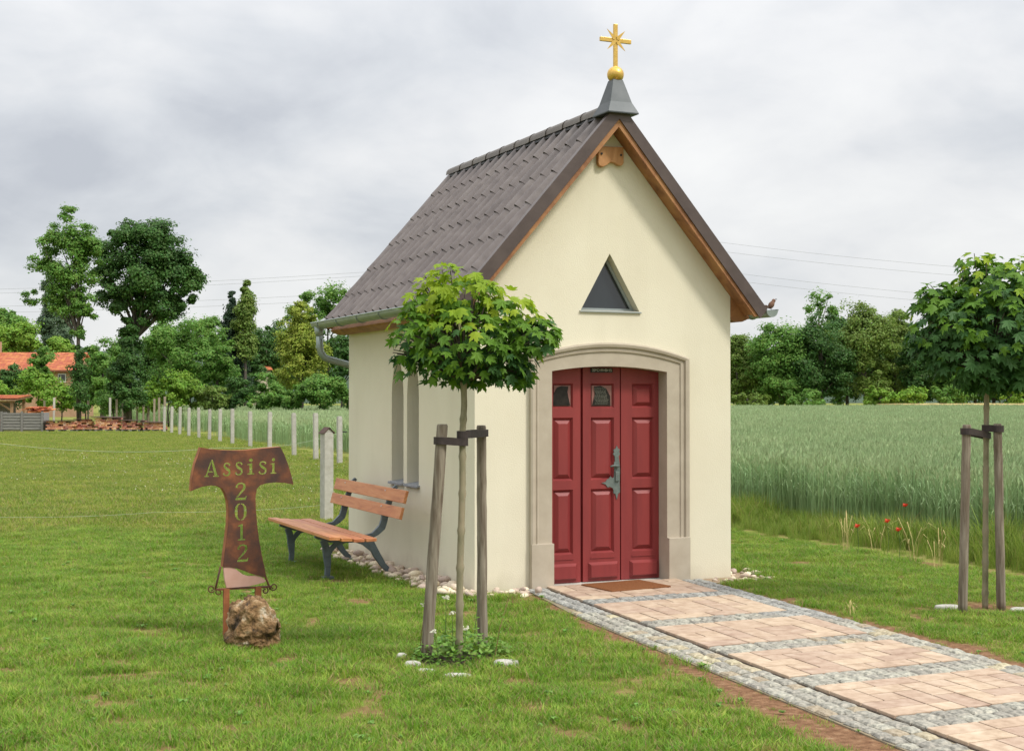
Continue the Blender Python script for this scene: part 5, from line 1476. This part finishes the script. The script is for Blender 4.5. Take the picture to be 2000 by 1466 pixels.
# the two big ones
tree('alder_tree', 'tall sparse alder with a thin bare trunk behind the brick stacks', 'tree', 150, 72, 400, 640, 170, G_mid, GL, 1, ncl=170, leaves=170, lsz=.07, clump=.36, trunk_r=.13, hollow=.2, trunk_u=155, limbs=22,
     lobes=[(135, 0, 420, 28, 24), (105, .3, 470, 38, 34), (150, 0, 470, 40, 40), (85, 0, 520, 28, 30), (128, 0, 540, 38, 38), (165, .2, 520, 30, 40), (185, 0, 480, 20, 24), (120, .2, 590, 34, 34), (160, 0, 590, 24, 34), (70, 0, 585, 26, 22), (178, 0, 610, 18, 18), (152, 0, 640, 16, 24)])
tree('ivy_column', 'dark ivy wrapped round the thin alder trunk', 'ivy', 156, 71.6, 660, 800, 34, G_dark, GL, 2, shape='column', ncl=40, leaves=150, lsz=.06, clump=.6, trunk_r=.05, limbs=0)
tree('maple_tree', 'big dark green maple with broad crown behind the brick stacks', 'tree', 285, 75, 410, 640, 240, G_dark, GL, 3, ncl=240, leaves=300, lsz=.08, clump=.38, trunk_r=.24, hollow=.2, trunk_u=250, limbs=26,
     lobes=[(245, 0, 455, 44, 36), (300, .3, 470, 50, 40), (215, 0, 510, 40, 44), (290, 0, 530, 70, 52), (345, 0, 520, 40, 36), (370, .2, 550, 30, 26), (235, 0, 580, 42, 36), (310, 0, 595, 50, 34), (350, 0, 585, 36, 24), (205, .3, 560, 24, 24), (275, 0, 625, 40, 22)])
tree('ivy_column', 'dense dark ivy mass round the maple trunk', 'ivy', 252, 74.5, 640, 795, 74, G_dark, GL, 4, shape='column', ncl=80, leaves=300, lsz=.075, clump=.55, trunk_r=.05, limbs=0)
specs = [
 ('tree', 'rounded bright green tree behind the orange roof at far left', 30, 125, 620, 730, 110, 'lime', 'round'),
 ('tree', 'pale green tree rising behind the round one at far left', 15, 150, 598, 720, 110, 'mid', 'round'),
 ('poplar', 'slim pale poplar left of the alder crown', 96, 135, 522, 700, 34, 'blue', 'column'),
 ('poplar', 'second slim pale poplar just behind the alder trunk', 126, 132, 530, 700, 32, 'blue', 'column'),
 ('tree', 'bright green tree between the alder trunk and the ivy mass', 200, 92, 665, 800, 76, 'mid', 'round'),
 ('tree', 'light green tree behind the orange roof beside the alder', 110, 126, 655, 730, 90, 'lime', 'round'),
 ('tree', 'broad mid green tree right of the big maple', 350, 96, 600, 790, 150, 'mid', 'round'),
 ('tree', 'light green tree in front of the spruce', 425, 98, 625, 780, 90, 'mid', 'round'),
 ('spruce', 'dark pointed spruce between the broad trees', 452, 104, 570, 760, 74, 'fir', 'cone'),
 ('birch', 'slim upright birch right of the spruce', 480, 103, 552, 700, 38, 'olive', 'column'),
 ('tree', 'dark green tree left of the golden conifer', 520, 118, 622, 770, 90, 'dark', 'round'),
 ('tree', 'low dark tree right below the spruce', 480, 110, 680, 790, 90, 'dark', 'round'),
 ('tree', 'green tree rising left behind the golden conifer', 590, 122, 562, 760, 90, 'mid', 'round'),
 ('tree', 'tall green tree rising behind the golden conifer', 640, 118, 540, 760, 130, 'mid', 'round'),
 ('tree', 'tall green tree half hidden by the chapel roof', 715, 114, 520, 770, 130, 'mid', 'round'),
 ('tree', 'dark tree between golden conifer and chapel wall', 668, 96, 650, 780, 80, 'dark', 'round'),
 ('golden_conifer', 'dense golden green conifer left of the chapel', 588, 84, 586, 765, 106, 'gold', 'cone2'),
 ('tree', 'dim green tree seen through the gap right of the big maple', 410, 132, 612, 780, 130, 'mid', 'round'),
 ('tree', 'dim dark tree behind the broad tree right of the maple', 320, 134, 640, 780, 120, 'dark', 'round'),
 ('tree', 'dim green tree between alder trunk and maple trunk', 205, 134, 645, 780, 110, 'mid', 'round'),
 ('tree', 'dim bluish tree behind the birch foot', 500, 136, 650, 780, 110, 'blue', 'round'),
 ('tree', 'dim green tree directly behind the golden conifer', 560, 134, 610, 780, 120, 'dark', 'round'),
 ('bush', 'bright green bush right behind the white posts', 330, 76, 726, 806, 100, 'lime', 'round'),
 ('bush', 'lime bush next to the brightest bush', 372, 77, 745, 806, 60, 'lime', 'round'),
 ('bush', 'yellowish green low bush', 415, 76, 757, 806, 66, 'olive', 'round'),
 ('bush', 'round dark green bush under the birch', 460, 77, 738, 806, 52, 'dark', 'round'),
 ('bush', 'wide green bush left of the golden conifer foot', 516, 77, 742, 806, 84, 'mid', 'round'),
 ('bush', 'small green bush at the golden conifer foot', 572, 76, 762, 806, 44, 'mid', 'round'),
 ('bush', 'wide rounded green hedge bush beside the chapel wall', 632, 76, 732, 806, 104, 'mid', 'round'),
 ('bush', 'green hedge bush touching the chapel wall', 705, 76, 740, 806, 90, 'mid', 'round'),
 ('bush', 'bright bush in front of the brick house', 75, 90, 725, 800, 92, 'lime', 'round'),
 ('bush', 'dark bush left in front of the brick house', 28, 92, 718, 800, 60, 'dark', 'round'),
 ('bush', 'lime bush right of the shed', 120, 86, 752, 806, 70, 'lime', 'round'),
 ('shrub', 'tall green shrub covering the middle of the orange roof', 82, 100, 676, 760, 44, 'mid', 'round'),
 ('bush', 'rounded green bush hiding the tiny house corner', 528, 92, 728, 806, 52, 'mid', 'round'),
 ('bush', 'mid green bush right of the brick house wall', 168, 95, 728, 806, 70, 'mid', 'round'),
 ('bush', 'bright green bush at the far left edge', -10, 88, 735, 806, 60, 'lime', 'round'),
 ('bush', 'light green bush at the foot of the ivy mass', 220, 80, 752, 812, 70, 'mid', 'round'),
 ('bush', 'lime bush right of the ivy mass', 290, 82, 740, 812, 60, 'lime', 'round'),
]
mats_ = {'lime': G_lime, 'mid': G_mid, 'dark': G_dark, 'olive': G_olive, 'gold': G_gold, 'blue': G_blue, 'fir': G_fir}
for i, (nm, lb, u, d, vt, vb, wp_, mk, shp) in enumerate(specs):
    big = wp_ > 100
    kw = dict(ncl=90 if big else 60, leaves=230 if big else 200)
    if shp == 'cone2':
        tree(nm, lb, 'tree', u, d, vt, vb, wp_, mats_[mk], GL, 30 + i, ncl=200, leaves=170, lsz=.07, clump=.26, hollow=.72, lobes=[(588, 0, 620, 30, 30), (582, 0, 660, 44, 40), (596, 0, 690, 50, 44), (588, 0, 725, 54, 38)])
    elif shp == 'cone':
        tree(nm, lb, 'tree', u, d, vt, vb, wp_, mats_[mk], GL, 30 + i, shape='cone', ncl=200, leaves=130, clump=.62, hollow=.5)
    elif shp == 'column':
        tree(nm, lb, 'tree', u, d, vt, vb, wp_, mats_[mk], GL, 30 + i, shape='column', ncl=110, leaves=150, clump=.6, hollow=.3)
    else:
        b_ = nm in ('bush', 'shrub')
        if b_: wp_ *= 1.22; vt -= 6
        tree(nm, lb, 'bush' if b_ else 'tree', u, d, vt, vb, wp_, mats_[mk], GB if b_ else GL, 30 + i, trunk_r=.05 if b_ else .16, limbs=5, **kw)
rspecs = [
 ('tree', 'olive green tree right beside the chapel wall', 1440, 128, 636, 800, 96, 'olive'),
 ('tree', 'mid green rounded tree second from the chapel wall', 1525, 126, 618, 800, 124, 'mid'),
 ('tree', 'dark green tree third from the chapel wall', 1605, 125, 598, 800, 116, 'dark'),
 ('tree', 'tall open-crowned tree poking above the forest edge', 1600, 140, 550, 700, 90, 'mid'),
 ('tree', 'tall olive green tree at the middle of the forest edge', 1690, 127, 566, 800, 126, 'olive'),
 ('tree', 'small-crowned tree left of the right maple crown', 1748, 132, 592, 800, 90, 'olive'),
 ('tree', 'dark tree standing between the middle olive trees', 1655, 134, 600, 800, 100, 'dark'),
 ('tree', 'dark green tree behind the right maple stake', 1800, 128, 625, 800, 90, 'dark'),
 ('tree', 'green tree behind the right maple trunk', 1870, 127, 615, 800, 110, 'mid'),
 ('tree', 'dark tree right behind the right maple trunk', 1940, 129, 620, 800, 110, 'dark'),
 ('tree', 'green tree at the right edge of the picture', 2010, 127, 615, 800, 120, 'mid'),
 ('tree', 'tree beyond the right edge', 2100, 127, 610, 800, 130, 'mid'),
 ('bush', 'light green bush at the forest foot left of centre', 1718, 122, 750, 800, 70, 'lime'),
 ('bush', 'pale green bush right of the light one at the forest foot', 1782, 122, 748, 800, 46, 'lime'),
 ('bush', 'green bush left of the right maple trunk at the forest foot', 1850, 122, 745, 800, 70, 'mid'),
 ('bush', 'light green bush right of the maple trunk at the forest foot', 1975, 122, 748, 800, 60, 'lime'),
 ('bush', 'low green bush against the chapel wall at the forest foot', 1460, 122, 762, 800, 90, 'olive'),
 ('bush', 'low dark bush in front of the dark tree', 1580, 122, 760, 800, 90, 'mid'),
 ('tree', 'tree hidden behind the chapel, left part', 860, 120, 600, 800, 130, 'mid'),
 ('tree', 'tree hidden behind the chapel, right part', 1350, 128, 630, 800, 130, 'mid'),
]
for k_i, (u_, v_, c_) in enumerate(((1440, 650, 'mid'), (1500, 640, 'dark'), (1565, 628, 'mid'), (1640, 622, 'mid'), (1725, 612, 'dark'), (1790, 612, 'mid'), (1845, 606, 'olive'), (1905, 604, 'mid'), (1975, 606, 'dark'), (2040, 604, 'mid'))):
    rspecs.append(('tree', ('second-row forest tree behind ' + ('the tree nearest the chapel wall', 'the second tree from the chapel wall', 'the gap before the dark tree', 'the dark tree right of the tall open one', 'the gap right of the tall olive tree', 'the left half of the right maple crown', 'the middle of the right maple crown', 'the right maple trunk', 'the far right stake', 'the trees at the right picture edge')[k_i]), u_, 143, v_, 800, 110, c_))
for i, (nm, lb, u, d, vt, vb, wp_, mk) in enumerate(rspecs):
    if 'hidden' in lb or 'beyond' in lb: continue
    b_ = nm == 'bush'; sp_open = 'open-crowned' in lb
    tree(nm, lb, 'bush' if b_ else 'tree', u, d, vt, vb, wp_ * (1.0 if sp_open else 1.22), mats_[mk], GR, 90 + i, ncl=40 if b_ else (50 if sp_open else 150), leaves=200 if b_ else (90 if sp_open else 200), clump=.30 if not b_ else .36, trunk_r=.18, limbs=4 if b_ else 12)
# far wooded hill
V = []; F = []; nn = 160
hm = mat('wooded_hill', [(.025, .05, .03), (.05, .085, .045)], scale=.06, rough=1, coord='World', bump=1, bscale=.25, bdist=3)
for j in range(14):
    for i in range(nn):
        u = -600 + 3400 * i / (nn - 1); d = 320 + j * 22
        p = ground_at(u, d); prof_ = math.sin(PI * min(1, j / 9) / 2)
        hgt = (15.5 + 9 * vnoise(i * .11, 0, 5) + 4 * vnoise(i * .35, 0, 8) - (9 if 1350 < u else 0) * min(1, max(0, (u - 1350) / 200))) * prof_ + 1.3 * vnoise(i * .9, j * 1.1, 3) * prof_
        V.append((p[0], p[1], hgt - 2.5))
for j in range(13):
    for i in range(nn - 1): F.append((j * nn + i, j * nn + i + 1, (j + 1) * nn + i + 1, (j + 1) * nn + i))
o = link('hills', mesh_np('hills', V, F, [hm], smooth=True)); tag(o, kind='structure')

# ------------------------------------------------------------------ brick stacks, pallet crate, shed, house
def stack(u0, u1, vt, d, label, seed, cover=True):
    p0 = ground_at(u0, d); p1 = ground_at(u1, d); c = (p0 + p1) / 2; wd = np.linalg.norm(p1 - p0); h = 1.65 - (vt - 774) / FPX * d
    r = random.Random(seed)
    root = thing('brick_stack', label, 'brick stack', (c[0], c[1], 0), rz=YAW, group='stacks of old bricks on pallets at the meadow end')
    mb = MB(); bw, bh, bd = .25, .078, .12
    rows = int((h - .12) / bh)
    for k in range(rows):
        z = .10 + k * bh + bh / 2
        for dep in (-.42, -.14):
            x = -wd / 2 + (k % 2) * .06
            while x < wd / 2 - .10:
                w_ = bw * r.choice([1, 1, .5]) * r.uniform(.9, 1)
                if r.random() > (.06 if k < rows - 1 else .3):
                    mb.box((x + w_ / 2, dep + r.uniform(-.03, .03), z), (w_ - .012, .25, bh - .010), rz=r.uniform(-.06, .06))
                x += w_
    mb.part('bricks', M_brick, root, fixn=False)['kind'] = 'stuff'
    pl_ = MB(); 
    for x in (-wd / 2 + .08, 0, wd / 2 - .08): pl_.bx(x - .05, x + .05, -.55, .35, 0, .08)
    pl_.bx(-wd / 2, wd / 2, -.56, .35, .081, .099); pl_.part('pallet', M_greywood, root)
    if cover: MB().box((r.uniform(-.05, .05), -.1, .10 + rows * bh + .03), (wd + .2, 1.1, .03), rx=r.uniform(-.03, .03), ry=r.uniform(-.03, .03)).part('cover_sheet', M_tar, root)
    return root
stack(97, 150, 818, 66, 'leftmost stack of crumbling red bricks beside the grey pallet crate', 1)
stack(154, 187, 815, 66.3, 'narrow stack of red bricks second from the left', 2)
stack(191, 238, 814, 66, 'tallest wide stack of red bricks in the middle of the row', 3)
stack(242, 281, 820, 66.2, 'low stack of dark red bricks second from the right', 4)
stack(285, 325, 821, 66, 'rightmost low stack of red bricks beside the first white post', 5)
# grey crate of boards
p0, p1 = ground_at(7, 66), ground_at(91, 66); c = (p0 + p1) / 2; wd = np.linalg.norm(p1 - p0)
cr_ = thing('pallet_crate', 'grey weathered wooden pallet crate left of the brick stacks', 'crate', (c[0], c[1], 0), rz=YAW)
for k in range(6):
    MB().bx(-wd / 2, wd / 2, -.41, -.385, .10 + k * .135, .10 + k * .135 + (.105 if k != 3 else .10)).part('board', M_greywood, cr_)
for x in (-wd / 2 + .06, 0, wd / 2 - .06):
    MB().bx(x - .05, x + .05, -.445, -.412, 0, .95).part('upright', M_greywood, cr_)
for x in (-wd / 2 + .02, wd / 2 - .02): MB().bx(x - .02, x + .02, -.383, .4, .05, .90).part('side_panel', M_greywood, cr_)
MB().bx(-wd / 2 + .05, wd / 2 - .05, -.36, .4, .04, .82).part('load', M_greywood, cr_)
p = ground_at(2, 66.2); stack(-28, 4, 812, 66.2, 'red brick stack cut by the left edge of the picture', 9, cover=False)
# lean-to shed with tiled roof at the left edge
c = ground_at(5, 70)
sh_ = thing('shed', 'open timber shed with orange tiled roof at the left edge', 'shed', (c[0], c[1], 0), rz=YAW)
k_ = 70 / FPX
def zz(v, d=70): return 1.65 - (v - 774) / FPX * d
rfm = MB()
rfm.prism([(-1.6, zz(782)), (-1.55, zz(779)), (.6, zz(772)), (.6, zz(775.5))], 'yz', -2.5, 1.22)
rf_ = rfm.part('roof', M_shedwood, sh_)
tmb = MB()
for r_ in range(6):
    for q in range(14):
        y0 = -1.62 + r_ * .36; z0 = zz(779) + r_ * .028 + .03; tmb.box((-2.37 + q * .27, y0 + .2, z0 + .02), (.25, .40, .03), rx=.05 - .02)
tmb.part('roof_tiles', M_orange, rf_)['kind'] = 'stuff'
for x in (.95, -1.8): 
    MB().bx(x - .06, x + .06, -1.4, -1.28, 0, zz(785)).part('post', M_shedwood, sh_)
    MB().bx(x - .06, x + .06, .3, .42, 0, zz(778)).part('post', M_shedwood, sh_)
MB().bx(-2.4, 1.1, -1.42, -1.30, zz(786), zz(782.5)).part('beam', M_shedwood, sh_)
MB().tube([(.9, -1.34, zz(800)), (.25, -1.34, zz(784))], .05, 6).part('brace', M_shedwood, sh_)
MB().bx(-2.4, .5, .44, .50, 0, zz(786)).part('back_wall', M_greywood, sh_)
# pile of orange tiles by the shed
c = ground_at(74, 69); tp = MB(org=(c[0], c[1], 0))
for k in range(60):
    tp.box((c[0] + rnd.gauss(0, .28), c[1] + rnd.gauss(0, .2), rnd.uniform(.9, 1.12) - 0.0), (.28, .18, .03), rz=rnd.uniform(0, 3), rx=rnd.uniform(-.4, .4))
tp.bx(c[0] - .5, c[0] + .5, c[1] - .3, c[1] + .3, 0, .92)
o = link('tile_pile', tp.mesh('tile_pile', M_orange), None, loc=(c[0], c[1], 0)); tag(o, 'low pile of orange tiles behind the grey crate', 'tile pile')

# house
hd = 112; c = ground_at(20, hd)
house = thing('house', 'brownish house with long orange tiled roof behind bushes at left', 'house', (c[0], c[1], 0), rz=YAW + R(4))
zh = lambda v: 1.65 - (v - 774) / FPX * hd
ez, rz_ = zh(722), zh(686); rx = 124 / FPX * hd
MB().bx(-9, rx, 0, 6.5, -.1, ez).part('wall', M_housewall, house)
r1 = MB(); ov = .35
r1.add([(-9.3, -ov, ez - .05), (rx + ov, -ov, ez - .05), (rx + ov - .15, 3.25, rz_), (-9.3, 3.25, rz_), (-9.3, 6.85, ez - .05), (rx + ov, 6.85, ez - .05)], [(0, 1, 2, 3), (3, 2, 5, 4)])
hr = r1.part('roof', M_orange, house); md = hr.modifiers.new('s', 'SOLIDIFY'); md.thickness = .12
r2 = MB(); r2.add([(rx, 0, ez), (rx, 6.5, ez), (rx, 3.25, rz_ - .1)], [(0, 1, 2)]); r2.part('gable', M_housewall, house)
tl = MB(); rws = 14; slp = math.hypot(3.25 + ov, rz_ - ez + .05); 
for r_ in range(rws):
    t0 = r_ / rws; t1 = (r_ + 1.15) / rws; x = -9.3
    while x < rx + ov - .1:
        w_ = .30; y0 = -ov + (3.25 + ov) * t0; y1 = -ov + (3.25 + ov) * min(t1, 1); z0 = ez - .05 + (rz_ - ez + .05) * t0 + .05; z1 = ez - .05 + (rz_ - ez + .05) * min(t1, 1) + .03
        tl.add([(x, y0, z0), (x + w_ - .02, y0, z0), (x + w_ - .02, y1, z1), (x, y1, z1)], [(0, 1, 2, 3)]); x += w_
tl.part('roof_tiles', M_orange, hr, fixn=False)['kind'] = 'stuff'
MB().bx(-9.3, rx + ov, -ov - .08, -ov, ez - .14, ez - .02).part('fascia', mat('dark_fascia', [(.16, .05, .03), (.2, .07, .04)]), house)
wx = (119 - 20) / FPX * hd
hw_ = MB().bx(wx - .32, wx + .32, -.06, -.02, zh(746), zh(729)).part('window', M_white, house)
MB().bx(wx - .06, wx + .26, -.08, -.061, zh(744), zh(731)).part('pane', M_glass, hw_)
MB().bx(wx - .26, wx - .10, -.08, -.061, zh(744), zh(731)).part('pane', M_glass, hw_)
MB().bx(-2.2, -1.7, 2.9, 3.5, rz_ - .5, rz_ + .9).part('chimney', M_housewall, hr)
# small distant house corner seen between the trees
c = ground_at(517, 116); h2 = thing('distant_house', 'tiny house corner with pinkish roof between the trees below the spruce', 'house', (c[0], c[1], 0), rz=YAW + .3)
zq = lambda v: 1.65 - (v - 774) / FPX * 116
MB().bx(-.5, .5, 0, 4, 0, zq(724)).part('wall', mat('pale_house_wall', [(.5, .42, .3), (.55, .47, .35)]), h2)
MB().prism([(-.4, zq(722)), (2.0, zq(712)), (4.4, zq(722))], 'yz', -.65, .65).part('roof', M_orange, h2)

# rear wire-mesh fence with slim posts
rowpts = [(87, 74, 782), (105, 70, 776), (172, 78, 782), (215, 70, 776), (228, 74, 779), (240, 77, 780), (254, 80, 781), (268, 83, 782), (280, 80, 779), (290, 76, 778), (301, 73, 778), (311, 70, 776), (322, 67, 774)]
nm_ = ['far left slim', 'whitish slim', 'thin middle', 'stout', 'second of the cluster', 'third of the cluster', 'fourth of the cluster', 'fifth of the cluster', 'sixth of the cluster', 'seventh of the cluster', 'eighth of the cluster', 'next to last', 'last']
for i, (u, d, vt) in enumerate(rowpts):
    g = ground_at(u, d); h = 1.65 - (vt - 774) / FPX * d
    o = link('slim_post', MB().bx(-.05, .05, -.05, .05, -.1, h).mesh('slim_post', M_conc if i in (1, 3) else mat('brown_post', [(.2, .16, .11), (.3, .25, .18)], coord='World') if 'bp' not in MAT else MAT['bp']), None, loc=(g[0], g[1], 0), rot=(0, R(rnd.uniform(-1, 1)), 0))
    tag(o, '%s post of the old mesh fence behind the brick stacks' % nm_[i], 'fence post', 'slim posts behind the brick stacks')

# ------------------------------------------------------------------ power lines
def cable(pts, label):
    P_ = []
    for i in range(len(pts) - 1):
        a, b = np.array(pts[i]), np.array(pts[i + 1])
        for k in range(24):
            t = k / 24; P_.append(tuple(a * (1 - t) + b * t))
    P_.append(tuple(pts[-1])); P2_ = np.array(P_)
    t = np.linspace(0, 1, len(P2_)); P2_[:, 2] -= 1.2 * 4 * t * (1 - t)
    o = MB().tube([tuple(p) for p in P2_], .022, 5).part('power_cable', M_cable, None, smooth=True); tag(o, label, 'power cable', 'power cables across the sky')
DD = 260
for (y0, y1, lb) in ((560, 516, 'upper power cable crossing the sky left of the chapel roof'), (568, 523, 'second power cable just below the upper one left of the roof'), (592, 560, 'third power cable lower left of the roof'), (604, 572, 'lowest power cable left of the chapel roof')):
    cable([tuple(at(-150, y0 + 8, DD)), tuple(at(1180, y1 - 22, DD))], lb)
for (y0, y1, lb) in ((452, 540, 'topmost power cable right of the chapel gable'), (470, 556, 'second power cable right of the chapel gable'), (508, 598, 'third power cable right of the chapel gable'), (523, 612, 'lowest power cable right of the chapel gable')):
    cable([tuple(at(1185, y0 - 10, DD)), tuple(at(2160, y1, DD))], lb)
